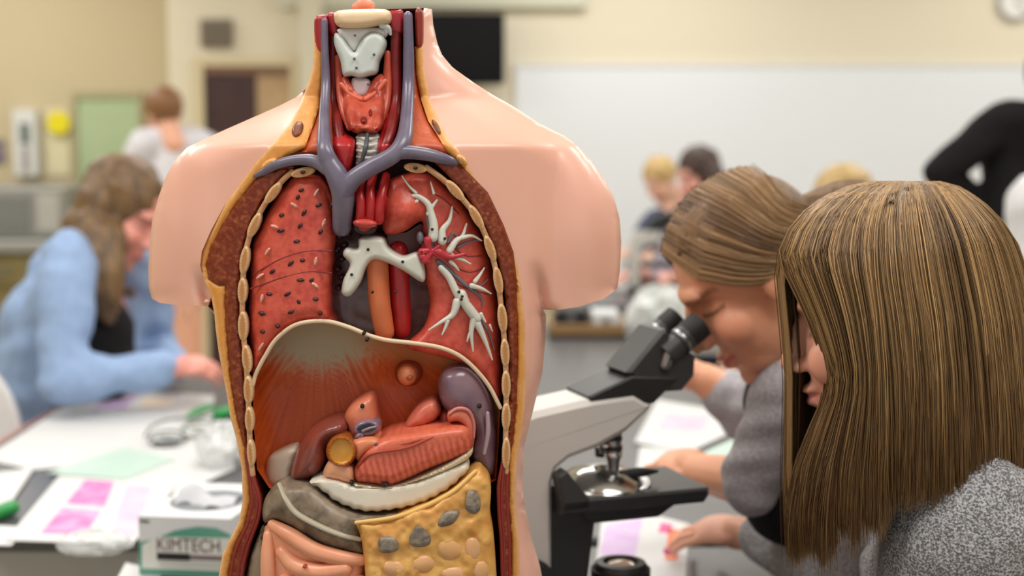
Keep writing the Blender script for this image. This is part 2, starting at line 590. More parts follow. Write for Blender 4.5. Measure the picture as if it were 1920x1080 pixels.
# counter under the board
x0, x1, z0, z1 = wallrect(-260, 345, 132, 420, 7.6)
ct = tag(box_obj('side_worktop', (x0 - .5, 7.5, 0.90), (x1, 8.54, 0.96), mat('worktop_grey', (150, 150, 146), 0.35), bev=.006), 'long grey worktop along the tan wall on the left', 'worktop')
OL = mat('cabinet_olive', (128, 116, 74), 0.55, var=(10, (112, 100, 62), 0.5))
for i in range(3):
    xa = x1 - 0.04 - (i + 1) * 0.62
    cb = thing('base_cabinet', (xa + .3, 8.0, 0), ['olive base cabinet at the right end under the grey worktop', 'olive base cabinet second from the right end under the grey worktop',
               'olive base cabinet furthest left under the grey worktop'][i], 'cabinet', 'olive base cabinets')
    box_obj('body', (xa, 7.56, 0.08), (xa + .60, 8.54, 0.899), OL, cb)
    dr = box_obj('door', (xa + .015, 7.54, 0.12), (xa + .585, 7.56, 0.70), OL, cb, bev=.004)
    box_obj('handle', (xa + .5, 7.52, 0.55), (xa + .515, 7.54, 0.66), MATS['steel'], dr)
    dw = box_obj('drawer', (xa + .015, 7.54, 0.72), (xa + .585, 7.56, 0.885), OL, cb, bev=.004)
    box_obj('handle', (xa + .24, 7.52, 0.79), (xa + .36, 7.54, 0.805), MATS['steel'], dw)
# grey tray and box on the worktop
c = P(40, 380, 7.9)
tr = thing('lab_oven', (c[0], 7.9, 0.96), 'grey box-shaped lab device on the left worktop', 'appliance')
a = P(-90, 345, 7.7)[0]; b = P(128, 345, 7.7)[0]
box_obj('casing', (a, 7.66, 0.963), (b, 8.3, 1.24), mat('casing_grey', (142, 142, 136), 0.5), tr, bev=.01)
box_obj('front_panel', (a + .06, 7.65, 1.0), (b - .2, 7.662, 1.2), mat('panel_grey', (120, 122, 120), 0.4), tr, bev=.004)
box_obj('control_strip', (b - .16, 7.65, 1.0), (b - .04, 7.662, 1.2), mat('panel_light', (176, 176, 170), 0.4), tr, bev=.004)

# ================================================================== benches
BTOP = mat('bench_top', (84, 84, 87), 0.32, var=(40, (72, 72, 76), 0.5))
BAPR = mat('bench_apron', (176, 175, 172), 0.55)
BLEG = mat('bench_leg', (70, 70, 72), 0.5)
def bench(x0, x1, y0, y1, label, apron=0.16):
    t = thing('lab_bench', ((x0 + x1) / 2, (y0 + y1) / 2, 0), label, 'bench', 'grey lab benches')
    box_obj('bench_top', (x0, y0, TABLE_Z - 0.03), (x1, y1, TABLE_Z), BTOP, t, bev=.004)
    for lo, hi in (((x0 + .03, y0 + .02, TABLE_Z - .03 - apron), (x1 - .03, y0 + .045, TABLE_Z - .03)),
                   ((x0 + .03, y1 - .045, TABLE_Z - .03 - apron), (x1 - .03, y1 - .02, TABLE_Z - .03)),
                   ((x0 + .03, y0 + .045, TABLE_Z - .03 - apron), (x0 + .055, y1 - .045, TABLE_Z - .03)),
                   ((x1 - .055, y0 + .045, TABLE_Z - .03 - apron), (x1 - .03, y1 - .045, TABLE_Z - .03))):
        box_obj('apron', lo, hi, BAPR, t)
    for x in (x0 + .06, x1 - .12):
        for y in (y0 + .05, y1 - .11):
            box_obj('leg', (x, y, 0), (x + .06, y + .06, TABLE_Z - .03), BLEG, t, bev=.004)
    return t
bench(-0.56, 0.38, 0.95, 2.12, 'dark grey lab bench carrying the torso model and the microscope')
lb_ = bench(-1.05, -0.42, 2.19, 3.74, 'dark grey lab bench on the left strewn with white papers', 0.14)
box_obj('edge_trim', (-1.062, 2.19, TABLE_Z - .028), (-1.05, 3.74, TABLE_Z - .001), mat('edge_wood', (176, 122, 108), .5), lb_)
bench(0.03, 0.47, 2.17, 4.75, 'narrow grey lab bench running back behind the microscope')
bench(0.25, 2.6, 5.3, 5.9, 'grey lab bench far back where students sit before the whiteboard')

# ================================================================== anatomical torso model
Y0 = 1.29
def B(px, py):
    px = np.asarray(px, float); py = np.asarray(py, float)
    t = (px - 690.0) / 310.0
    b = 0.045 * np.minimum(t * t, 1.3) + 0.03 * np.maximum(np.abs(t) - 1.0, 0) ** 1.0
    # the shoulders and the neck slope back from a soft ridge
    r = np.clip((276 - py) / 95.0, 0, 1)
    rr = np.where(r < 0.06, r * r / 0.12, r - 0.03)
    b = b + 0.052 * rr
    return b

TORSO = thing('anatomical_torso_model', P(690, 1420, Y0 + .06) * np.array([1, 1, 0]) + np.array([0, 0, TABLE_Z]),
              'life-size plastic torso model opened to show painted organs', 'anatomical model')

def relief(name, outline, depth, bulge, w, m, parent=TORSO, back=0.012, h=7.0, smooth=True, col=None, disp=None, rnd=None, sharp=None, jit=True):
    """solid raised piece with a traced outline; depth: offset from the body curve, bulge: how far it swells"""
    ol = crom(outline, step=h, closed=True) if smooth else None
    if ol is None:
        p = np.asarray(outline, float); ol = []
        for i in range(len(p)):
            a, b = p[i], p[(i + 1) % len(p)]
            k = max(1, int(round(np.linalg.norm(b - a) / h)))
            ol += [a + (b - a) * j / k for j in range(k)]
        ol = np.array(ol)
    n = len(ol)
    lo, hi = ol.min(0), ol.max(0)
    gx, gy = np.meshgrid(np.arange(lo[0] + h / 2, hi[0], h), np.arange(lo[1] + h / 2, hi[1], h * 0.87))
    gx = gx + (np.arange(gx.shape[0]) % 2)[:, None] * h / 2
    g = np.column_stack([gx.ravel(), gy.ravel()])
    if len(g):
        g = g[inside(g, ol)]
    if len(g):
        g = g[seg_dist(g, ol) > 0.55 * h]
    q = np.vstack([ol, g]) if len(g) else ol
    r = delaunay_2d_cdt([Vector(a) for a in q], [], [list(range(n))], 1, 1e-5)
    q2 = np.array([v[:] for v in r[0]]); tris = [tuple(t) for t in r[2]]
    d = seg_dist(q2, ol if rnd is None else np.asarray(rnd, float), rnd is None)
    t = np.clip(d / w, 0, 1)
    prof = np.sqrt(np.maximum(0, 1 - (1 - t) ** 2))
    base = depth(q2[:, 0], q2[:, 1]) if callable(depth) else B(q2[:, 0], q2[:, 1]) + depth
    yy = base - bulge * prof
    if disp is not None:
        yy = yy - disp(q2[:, 0], q2[:, 1], d)
    V = P(q2[:, 0], q2[:, 1], Y0 + yy)
    N = len(q2)
    # boundary edges of the triangulation
    cnt = {}
    for tr_ in tris:
        for a, b in ((tr_[0], tr_[1]), (tr_[1], tr_[2]), (tr_[2], tr_[0])):
            cnt[(a, b)] = 1
    be = [(a, b) for (a, b) in cnt if (b, a) not in cnt]
    bv = sorted({a for e in be for a in e})
    mp = {v_: N + i for i, v_ in enumerate(bv)}
    Vb = V[bv].copy(); Vb[:, 1] += back
    F = [tuple(reversed(t_)) for t_ in tris]
    F += [(a, b, mp[b], mp[a]) for a, b in be]
    VV = np.vstack([V, Vb])
    if back > 0.0005:
        # back cover
        try:
            ring = [ (q2[i]) for i in bv ]
            off = len(VV)
            Vc = V.copy(); Vc[:, 1] = np.maximum(V[:, 1] + back * 0.5, V[bv, 1].max() + back) if name != 'skin' else V[:, 1] + back
            VV = np.vstack([VV, Vc])
            F += [tuple(off + i for i in t_) for t_ in tris]
            F += [(mp[a], mp[b], off + b, off + a) for a, b in be]
        except Exception:
            pass
    cols = None
    if col is not None:
        c = col(q2[:, 0], q2[:, 1], d)
        cols = np.vstack([c, c[bv]] + ([c] if len(VV) > N + len(bv) else []))
    return mesh_obj(name, VV, F, m, parent, cols=cols, sharp=sharp or 60)

def tube_px(name, pts, m, parent=TORSO, n=12, sm=6, caps='round', rel=True, flat=None):
    """pts: (px, py, depth, radius in px)"""
    a = np.asarray(pts, float)
    base = B(a[:, 0], a[:, 1]) if rel else 0
    X = P(a[:, 0], a[:, 1], Y0 + base + a[:, 2])
    v, f = g_tube(X, a[:, 3] / 2067.0, n=n, smooth_n=sm, caps=caps, flat=flat)
    return mesh_obj(name, v, f, m, parent, sharp=70)

def ellpts(cx, cy, rx, ry, ang=0, n=12):
    t = np.linspace(0, 2 * np.pi, n, endpoint=False)
    c, s = math.cos(math.radians(ang)), math.sin(math.radians(ang))
    x, y = rx * np.cos(t), ry * np.sin(t)
    return np.column_stack([cx + x * c - y * s, cy + x * s + y * c])

GL = dict(rough=0.34, spec=0.5)
SKIN = mat('model_skin', (238, 182, 162), 0.34, var=(7, (234, 176, 153), 0.5), sub=0.12, coat=.12)
FAT = mat('model_fat', (222, 158, 74), 0.42, var=(35, (226, 172, 100), 0.8), bump=(150, 0.25))
MUS = mat('model_muscle', (112, 40, 20), 0.42, var=(160, (146, 62, 36), 0.8), bump=(220, 0.6))
MUSR = mat('model_muscle_red', (176, 62, 40), 0.38, var=(90, (150, 44, 30), 0.7), bump=(120, 0.3), stretch=(1, 1, .3))
NECKM = mat('model_neck_muscle', (196, 88, 44), 0.4, var=(60, (178, 64, 36), 0.7), bump=(120, 0.3), stretch=(1, 1, .25))
DARKR = mat('model_dark_red', (132, 26, 26), 0.35, var=(60, (100, 16, 18), 0.7))
REDT = mat('model_artery', (178, 34, 36), 0.3, var=(60, (158, 26, 30), 0.6))
VEIN = mat('model_vein', (112, 104, 122), 0.33, var=(45, (96, 86, 110), 0.7), coat=0.2)
LUNG = mat('model_lung', (208, 84, 66), 0.38, var=(55, (196, 68, 54), 0.8), bump=(70, 0.2))
CAV = mat('model_cavity', (84, 24, 20), 0.5, var=(30, (60, 16, 18), 0.7))
WHT = mat('model_cartilage', (206, 212, 206), 0.35, var=(40, (192, 200, 196), 0.6))
CRM = mat('model_cream', (228, 200, 162), 0.4, var=(40, (218, 184, 144), 0.6))
BRON = mat('model_bronchus', (218, 216, 204), 0.36, var=(30, (196, 196, 186), 0.6))
GREYB = mat('model_grey', (112, 112, 122), 0.35)
BLK = mat('model_black', (22, 18, 18), 0.5)
ATT = mat('model_painted', (200, 120, 80), 0.36, attr=True, bump=(120, 0.12))
ATTG = mat('model_painted_gloss', (200, 120, 80), 0.26, attr=True, coat=0.25)

def cmix(c0, c1, t):
    a = np.array(lin(c0)); b = np.array(lin(c1)); t = np.asarray(t)[:, None]
    return a * (1 - t) + b * t

# ---- contours traced on the model
SIL_L = [(589, 96), (586, 126), (578, 163), (556, 182), (520, 200), (470, 222), (420, 244), (380, 262), (350, 277), (328, 300), (310, 333), (297, 370), (286, 410),
         (280, 460), (278, 505), (279, 540), (285, 560)]
SIL_LB = [(300, 568), (340, 573), (372, 573), (390, 574)]
FO_L = [(589, 40), (589, 95), (587, 126), (580, 150), (565, 189), (543, 233), (512, 268), (478, 307), (452, 342), (421, 385), (395, 433), (378, 472), (375, 498), (384, 530),
        (396, 556), (402, 590), (404, 615), (410, 660), (425, 740), (431, 780), (443, 823), (453, 880), (455, 940), (448, 977), (430, 1013), (417, 1040), (410, 1080),
        (400, 1160), (392, 1300), (395, 1350)]
MO_L = [(500, 318), (478, 337), (443, 381), (417, 420), (395, 463), (386, 498), (391, 524), (408, 535), (423, 535), (421, 568), (423, 607), (430, 700), (443, 780),
        (460, 847), (468, 913), (467, 947), (457, 987), (437, 1027), (427, 1073), (418, 1160), (410, 1300), (412, 1350)]
FI_NL = [(607, 96), (606, 130), (603, 164), (597, 205), (585, 240), (571, 277), (540, 292), (515, 308)]
MI_L = [(552, 312), (525, 336), (500, 366), (470, 415), (452, 480), (447, 540), (448, 610), (455, 673), (459, 733), (461, 790), (465, 853), (478, 900), (490, 940), (486, 975),
        (472, 1013), (462, 1050), (457, 1080), (452, 1160), (450, 1300), (450, 1350)]
FO_R = [(794, 20), (793, 82), (795, 126), (807, 189), (823, 227), (842, 264), (861, 283), (886, 327), (903, 350), (937, 417), (959, 467), (971, 500), (978, 544), (984, 600),
        (986, 700), (984, 760), (978, 813), (969, 863), (966, 913), (968, 967), (973, 1013), (975, 1080), (980, 1160), (985, 1300), (985, 1350)]
FI_NR = [(778, 88), (781, 142), (790, 189), (803, 227), (818, 250), (838, 285)]
MO_R = [(856, 302), (880, 325), (915, 361), (944, 421), (963, 473), (968, 517), (971, 613), (971, 680), (969, 760), (962, 830), (956, 863), (955, 913), (957, 967), (960, 1013),
        (960, 1080), (962, 1160), (965, 1300), (965, 1350)]
MI_R = [(812, 302), (845, 335), (874, 366), (904, 418), (922, 456), (935, 491), (945, 539), (951, 595), (955, 680), (955, 740), (952, 800), (945, 850), (938, 880), (932, 913),
        (934, 967), (938, 1013), (940, 1080), (942, 1160), (944, 1300), (944, 1350)]
SIL_R = [(795, 15), (809, 17), (811, 44), (819, 80), (828, 102), (848, 126), (884, 152), (921, 176), (965, 201), (1009, 230), (1068, 260), (1103, 294), (1131, 333), (1152, 372),
         (1162, 411), (1165, 455), (1162, 511), (1157, 542)]
SIL_RB = [(1131, 561), (1087, 575), (1042, 582), (1018, 580)]
SIL_RL = [(1024, 592), (1023, 633), (1017, 700), (997, 780), (982, 840), (979, 897), (984, 953), (997, 1013), (1013, 1067), (1030, 1160), (1040, 1300), (1040, 1350)]

RD = 0.034
def skin_depth(side):
    # rounded towards the outline, with a crease at the armpit
    def f(x, y):
        d = B(x, y)
        rnd = np.array(crom(SIL_L if side < 0 else SIL_R, step=7))
        q = np.column_stack([x, y])
        t = np.clip(seg_dist(q, rnd, False) / 62.0, 0, 1)
        d = d + RD * (1 - np.sqrt(np.maximum(0, 1 - (1 - t) ** 2)))
        if side > 0:
            low = np.array(crom(SIL_RL, step=9))
            t2 = np.clip(seg_dist(q, low, False) / 40.0, 0, 1)
            d = d + sstep(560, 610, y) * 0.05 * (1 - np.sqrt(np.maximum(0, 1 - (1 - t2) ** 2)))
            cr = seg_dist(q, np.array([(1004, 490), (1012, 545), (1018, 584)], float), False)
            d = d + 0.016 * np.exp(-(cr / 13.0) ** 2) * sstep(480, 560, y)
            # the upper arm stump stands forward of the side of the chest
            d = d - 0.012 * np.exp(-((x - 1090) / 70.0) ** 2 - ((y - 430) / 130.0) ** 2)
        else:
            cr = seg_dist(q, np.array([(374, 500), (384, 545), (392, 576)], float), False)
            d = d + 0.014 * np.exp(-(cr / 13.0) ** 2) * sstep(490, 560, y)
            d = d - 0.012 * np.exp(-((x - 335) / 60.0) ** 2 - ((y - 430) / 130.0) ** 2)
        return d
    return f
relief('skin', SIL_L + SIL_LB + list(reversed(FO_L[2:15])), skin_depth(-1), 0, 10, SKIN, h=8, smooth=False, back=0.01, sharp=50)
relief('skin', SIL_R + SIL_RB + SIL_RL + list(reversed(FO_R)), skin_depth(1), 0, 10, SKIN, h=8, smooth=False, back=0.01, sharp=50)
# back of the shell, closes the body behind the opening
out_all = [(589, 40)] + SIL_L + SIL_LB + FO_L[15:] + [(1040, 1352)] + list(reversed(SIL_RL)) + list(reversed(SIL_RB)) + list(reversed(SIL_R)) + [(700, 18), (600, 34)]
relief('back_shell', out_all, lambda x, y: np.where(x > 690, skin_depth(1)(x, y), skin_depth(-1)(x, y)) + 0.003, -0.14, 150, SKIN, h=14, smooth=False, back=0.0)
# stump ends
box_obj('base_plate', (-0.36, 1.275, TABLE_Z), (0.06, 1.47, 0.952), mat('model_base', (30, 30, 32), 0.4), TORSO, bev=.006)

# cavity lining
cav = FI_NL[:1] + [(600, 40), (700, 20), (790, 20)] + FI_NR + MI_R + list(reversed(MI_L)) + list(reversed(FI_NL[3:]))
relief('cavity_wall', [(592, 36), (700, 24), (792, 20), (790, 190), (840, 290)] + [(x + 4, y) for x, y in MO_R[1:]] + [(x - 2, y) for x, y in reversed(MO_L[1:])] + [(520, 300), (597, 205)],
       lambda x, y: B(x, y) + 0.012, -0.07, 90, CAV, h=14, smooth=False, back=0.0)

# fat, muscle
FATA = mat('model_fat_painted', (222, 158, 74), 0.4, attr=True, var=(60, (214, 146, 70), 0.35), bump=(150, 0.2))
def fat_col(edge):
    e = np.array(edge, float)
    def f(x, y, d):
        q = seg_dist(np.column_stack([x, y]), e, False)
        n = vnoise(x / 8., y / 8., 15)
        return cmix((240, 192, 140), (218, 144, 58), sstep(0.5, 7.0, q) * (.75 + .35 * n).clip(0, 1))
    return f
relief('fat_layer', FO_L + list(reversed(MO_L)) + list(reversed(FI_NL)) + [(607, 60)], -0.001, 0.0025, 10, FATA, h=4.5, smooth=False, back=0.02, col=fat_col(FO_L))
relief('fat_layer', FO_R[1:] + list(reversed(MO_R)) + list(reversed(FI_NR)), -0.001, 0.0025, 10, FATA, h=4.5, smooth=False, back=0.02, col=fat_col(FO_R))
def mus_col(x, y, d):
    n = vnoise(x / 5.0, y / 5.0, 3) * .6 + vnoise(x / 2.3, y / 2.3, 4) * .4
    return cmix((116, 38, 14), (176, 96, 52), np.clip((n - .45) * 2.2, 0, 1) * (0.75 + 0.25 * np.sin(d * .8)))
MUSA = mat('model_muscle_painted', (112, 40, 20), 0.4, attr=True, bump=(240, 0.5))
relief('muscle_layer', MO_L + list(reversed(MI_L)), -0.001, 0.004, 8, MUSA, h=5, smooth=False, back=0.03, col=mus_col)
relief('muscle_layer', MO_R + list(reversed(MI_R)), -0.001, 0.004, 8, MUSA, h=5, smooth=False, back=0.03, col=mus_col)
# stripes of the belly wall below the ribs
for k, (t, m_) in enumerate(((0.25, MUSR), (0.5, CRM), (0.68, MUSR), (0.9, MUSR))):
    for MO, MI in ((MO_L, MI_L), (MO_R, MI_R)):
        a = crom([p for p in MO if p[1] > 835], n_per=6); b = crom([p for p in MI if p[1] > 845], n_per=6)
        s = np.linspace(0, 1, 16)
        ia = np.array([a[int(u * (len(a) - 1))] for u in s]); ib = np.array([b[int(u * (len(b) - 1))] for u in s])
        m2 = ia * (1 - t) + ib * t
        rw = [1.8 if m_ is CRM else 3.6] * 16
        tube_px('muscle_stripe', [(m2[i][0], m2[i][1], -0.004, rw[i]) for i in range(16)], mat('model_stripe', (186, 110, 84), 0.4) if m_ is CRM else mat('model_stripe_red', (138, 40, 34), 0.4), n=8, sm=2)

# ---- ribs, strung along a pale pleura
RC_L = [(548, 322), (532, 336), (510, 362), (490, 394), (475, 424), (464, 458), (458, 490), (455, 546), (455, 607), (461, 673), (465, 733), (467, 787), (470, 853), (474, 890)]
RC_R = [(800, 314), (825, 332), (852, 356), (875, 382), (893, 406), (908, 436), (919, 465), (933, 524), (942, 598), (947, 660), (949, 720), (949, 780), (948, 830), (949, 885)]
PLE = mat('model_pleura', (206, 158, 116), 0.4, var=(80, (186, 122, 84), 0.6))
tube_px('pleura', [(x, y, -0.0035, 5.6) for x, y in RC_L], PLE, n=8)
tube_px('pleura', [(x, y, -0.0035, 5.6) for x, y in RC_R], PLE, n=8)
def rib_col(x, y, d):
    return cmix((224, 188, 140), (188, 128, 78), sstep(2.4, 4.6, d))
def rib(cx, cy, L, W, ang, sub=None):
    return relief('rib', ellpts(cx, cy, L, W, ang), -0.0065, 0.002, 6, ATT, h=3.0, col=rib_col, back=0.006)
for a in ((567, 323, 23, 9, -12), (511, 362, 24, 8.5, -54), (476, 423, 26, 8.5, -66), (458, 488, 27, 8.5, -82), (454, 546, 25, 8.5, -89), (455, 612, 28, 9, 89), (462, 674, 27, 8.5, 84),
          (465, 732, 27, 8.5, 88), (467, 788, 25, 8, 88), (470, 850, 26, 7, 86),
          (779, 315, 22, 9, 8), (853, 357, 25, 9, 48), (893, 407, 26, 8.5, 60), (919, 466, 26, 8.5, 70), (934, 527, 27, 8.5, 80), (942, 597, 28, 9, 84), (947, 662, 27, 8.5, 87),
          (949, 722, 27, 8.5, 89), (949, 782, 26, 8.5, 91), (949, 850, 30, 8, 91)):
    rib(*a)
for x, y in ((567, 323), (779, 315)):
    relief('number_dot', ellpts(x, y, 4, 3.6), -0.013, 0.001, 3, BLK, h=2.5, back=0.004)

# clavicle stumps cut across the collar
for x, y, rx, ry, an in ((504, 308, 17, 8, -35), (866, 300, 13, 7, 45)):
    relief('collar_bone', ellpts(x, y, rx, ry, an), -0.006, 0.004, 6, ATT, h=3.2, col=lambda x_, y_, d: cmix((226, 172, 104), (190, 128, 70), sstep(2.5, 5, d)), back=0.01)
relief('bone_spot', ellpts(558, 242, 10, 16, 22), -0.004, 0.003, 6, mat('model_brown', (122, 58, 26), 0.4), h=4)
relief('bone_spot', ellpts(818, 238, 5, 16, -28), -0.004, 0.003, 6, MATS['model_brown'], h=4)

# ---- lungs
LUNG_L = [(552, 330), (572, 326), (594, 328), (608, 340), (620, 368), (628, 411), (626, 455), (621, 511), (619, 563), (622, 590), (628, 604), (617, 605), (580, 605), (548, 614), (518, 639), (498, 670), (485, 694), (478, 722),
          (472, 720), (470, 650), (466, 605), (467, 563), (469, 520), (473, 463), (486, 429), (504, 394), (525, 358)]
LUNG_R = [(722, 345), (745, 330), (778, 322), (812, 328), (837, 348), (867, 380), (896, 424), (911, 465), (922, 510), (930, 554), (936, 613), (940, 680), (938, 752), (915, 730), (880, 690),
          (830, 670), (770, 655), (765, 642), (793, 615), (806, 565), (796, 515), (790, 470), (792, 416), (758, 434), (722, 438), (714, 390)]
def lung_col(x, y, d):
    n = vnoise(x / 14.0, y / 14.0, 8) * .5 + vnoise(x / 4.0, y / 4.0, 9) * .5
    return cmix((216, 92, 72), (186, 60, 50), np.clip((n - .35) * 2, 0, 1))
LUNGA = mat('model_lung_painted', (208, 84, 66), 0.36, attr=True, bump=(90, 0.3))
relief('lung', LUNG_L, 0.016, 0.02, 34, LUNGA, h=6, col=lung_col, back=0.04)
def lobe(x, y, d):
    return 0.012 * np.exp(-((x - 755) / 38.0) ** 2 - ((y - 395) / 34.0) ** 2)
relief('lung', LUNG_R, 0.022, 0.016, 26, LUNGA, h=6, col=lung_col, back=0.04, disp=lobe)
def on2(p, s, ox, oy):
    return (p[0] / s + ox, p[1] / s + oy)
HOLE = mat('model_hole', (58, 20, 24), 0.4)
VES = mat('model_vessel_cut', (226, 168, 150), 0.35)
for i, p in enumerate([(685, 505), (775, 540), (712, 572), (615, 582), (695, 628), (612, 650), (783, 655), (680, 695), (655, 790), (705, 777), (575, 825), (697, 862), (745, 862), (562, 922), (640, 922),
                       (762, 945), (655, 1000), (530, 1005), (700, 475), (830, 540)]):
    x, y = on2(p, 2.297, 260, 150)
    relief('airway_hole', ellpts(x, y, 5.4 + i % 3, 3.4, -60 + (i * 37) % 70), -0.0045, 0.0012, 3, HOLE, h=2.6, back=0.006)
for i, p in enumerate([(765, 485), (670, 540), (585, 632), (797, 615), (555, 738), (762, 780), (522, 845), (760, 885), (530, 940)]):
    x, y = on2(p, 2.297, 260, 150)
    relief('vessel_cut', ellpts(x, y, 8.5, 3.2, (-60, 35, 20, -70, -55, -80, -35, 40, -80)[i]), -0.005, 0.0025, 3, VES, h=2.6, back=0.006)
for i, (x, y) in enumerate([(492, 588), (545, 586), (492, 622), (520, 612), (560, 566), (600, 588)]):
    relief('airway_hole', ellpts(x, y, 5.0, 3.6, -50 + i * 30), -0.004, 0.0012, 3, HOLE, h=2.6, back=0.006)
relief('vessel_cut', ellpts(489, 650, 9, 2.6, -58), -0.003, 0.002, 3, VES, h=2.6, back=0.006)
for pts in ([(476, 514), (500, 500), (530, 484), (573, 471), (621, 470)], [(470, 541), (500, 531), (530, 520), (580, 509), (621, 512)]):
    tube_px('lung_fissure', [(x, y, -0.0035, 1.6) for x, y in pts], mat('model_fissure', (128, 36, 34), 0.4), n=6)
for pts in ([(836, 450), (870, 478), (905, 480)], [(838, 520), (872, 540), (918, 552)], [(800, 360), (830, 372), (860, 400)], [(850, 500), (880, 510), (915, 500)]):
    tube_px('lung_fissure', [(x, y, 0.006, 1.4) for x, y in pts], MATS['model_fissure'], n=6)

# bronchial trees of the cut lung
def c3(p): return (p[0] / 2.7 + 600, p[1] / 2.7 + 280)
trees = [([(572, 445), (575, 385), (562, 325), (545, 275), (500, 240), (470, 235)], 8.0, 3.0), ([(490, 262), (445, 285), (385, 292)], 3.2, 1.2), ([(470, 285), (430, 320), (400, 345)], 3.0, 1.2),
         ([(415, 135), (450, 185), (485, 220)], 1.0, 2.6), ([(560, 165), (575, 222)], 1.0, 2.4), ([(548, 325), (572, 285), (592, 258)], 4.0, 1.8), ([(618, 462), (620, 410), (655, 360), (670, 290)], 7.5, 1.3),
         ([(655, 512), (690, 462), (720, 440), (742, 378)], 6.0, 1.6), ([(716, 447), (770, 438), (818, 462)], 4.0, 1.3), ([(668, 540), (715, 556), (762, 580)], 4.5, 1.4), ([(662, 568), (685, 592), (702, 612)], 3.8, 1.4),
         ([(612, 600), (655, 650), (698, 735), (752, 800), (792, 855)], 5.0, 8.0), ([(694, 770), (672, 835), (620, 870), (550, 915)], 7.0, 1.2), ([(645, 868), (635, 900), (618, 938)], 4.0, 1.2),
         ([(780, 855), (765, 925), (775, 1022)], 6.5, 1.3), ([(795, 880), (832, 960), (872, 1065)], 6.5, 1.4), ([(764, 920), (752, 945), (745, 972)], 3.0, 1.2), ([(815, 835), (826, 855), (838, 872)], 3.5, 1.6),
         ([(768, 690), (820, 706), (866, 730)], 4.5, 1.3), ([(785, 668), (810, 635), (832, 600)], 4.0, 1.2), ([(860, 890), (872, 920)], 2.0, 1.0), ([(715, 735), (740, 790), (775, 840)], 8.5, 7.0)]
br = None
for pts, r0, r1 in trees:
    q = [c3(p) for p in pts]
    L = len(q)
    tube_px('bronchus', [(q[i][0], q[i][1], 0.001, 1.22 * (r0 + (r1 - r0) * i / (L - 1))) for i in range(L)], BRON, n=8)
for pts, r0, r1 in (([(590, 562), (640, 600), (700, 655), (765, 712)], 5.0, 3.0), ([(560, 500), (548, 420), (525, 300), (475, 262)], 5.0, 2.5), ([(800, 850), (845, 920), (875, 1010)], 3.0, 1.2),
                    ([(640, 465), (665, 420), (690, 440)], 3, 1.5), ([(690, 490), (740, 465), (800, 455)], 3, 1.2), ([(700, 790), (650, 850), (625, 900)], 3, 1.2), ([(770, 700), (800, 690), (840, 655)], 3, 1.2),
                    ([(775, 715), (810, 750), (815, 790)], 3, 1.2)):
    q = [c3(p) for p in pts]
    L = len(q)
    tube_px('lung_vein', [(q[i][0] + 3, q[i][1] + 2, 0.005, r0 + (r1 - r0) * i / (L - 1)) for i in range(L)], GREYB, n=8)
PINKV = mat('model_hilum', (196, 50, 62), 0.32, var=(60, (168, 36, 52), 0.6))
for a in ([(515, 520), (560, 512), (640, 530)], [(530, 560), (565, 520), (600, 490)], [(545, 460), (556, 505), (600, 545)], [(600, 520), (660, 545), (730, 530)], [(520, 545), (545, 565)]):
    q = [c3(p) for p in a]
    tube_px('lung_artery', [(x, y, -0.001, 8.0 - 2.5 * i) for i, (x, y) in enumerate(q)], PINKV, n=10)
for p in ((568, 405), (632, 452), (703, 722), (720, 745), (515, 520), (716, 760)):
    x, y = c3(p)
    relief('number_dot', ellpts(x, y, 2.8, 2.6), -0.0042, 0.001, 2, BLK, h=2, back=0.003)

# ---- heart cavity with bronchi, gullet and aorta
def peri_col(x, y, d):
    n = vnoise(x / 9.0, y / 9.0, 11)
    return cmix((100, 66, 70), (150, 114, 110), np.clip(n * 1.3 - .2, 0, 1) * sstep(560, 640, x - 0 * y) * .6 + .5 * sstep(500, 600, y) * sstep(640, 700, x))
relief('pericardium', [(622, 432), (660, 425), (720, 440), (790, 430), (800, 480), (806, 560), (794, 612), (772, 645), (690, 640), (640, 618), (622, 570)], 0.036, -0.014, 40, ATTG, h=6, col=peri_col, back=0.03)
for i in range(9):
    x, y = ((636, 445), (652, 440), (634, 466), (640, 486), (632, 505), (640, 520), (634, 540), (630, 470), (645, 460))[i]
    relief('cut_vessel', ellpts(x, y, 6.5, 5.5), 0.026, 0.004, 5, mat('model_plum', (64, 34, 46), 0.35), h=3, back=0.012)
GUL = mat('model_gullet', (214, 116, 70), 0.33, var=(40, (196, 92, 56), 0.6), stretch=(1, 1, .2))
tube_px('gullet', [(706, 470, 0.022, 19), (708, 500, 0.018, 21), (711, 560, 0.016, 21), (717, 600, 0.018, 20), (721, 622, 0.02, 19)], GUL, n=18)
tube_px('aorta', [(746, 470, 0.03, 19), (748, 510, 0.027, 20), (751, 570, 0.027, 20), (753, 618, 0.03, 18)], REDT, n=18)
BR = [(674, 447), (696, 444), (718, 447), (728, 465), (755, 480), (783, 473), (795, 498), (793, 529), (755, 507), (722, 491), (700, 487), (686, 502), (674, 532), (656, 555), (641, 550),
      (644, 524), (656, 496), (643, 478), (650, 464), (670, 465)]
relief('main_bronchus', BR, 0.008, 0.01, 9, BRON, h=4, back=0.012)
for x, y in ((690, 468), (755, 491), (659, 515), (698, 548), (741, 548)):
    relief('number_dot', ellpts(x, y, 2.8, 2.8), -0.0035, 0.001, 2, BLK, h=2, back=0.003)
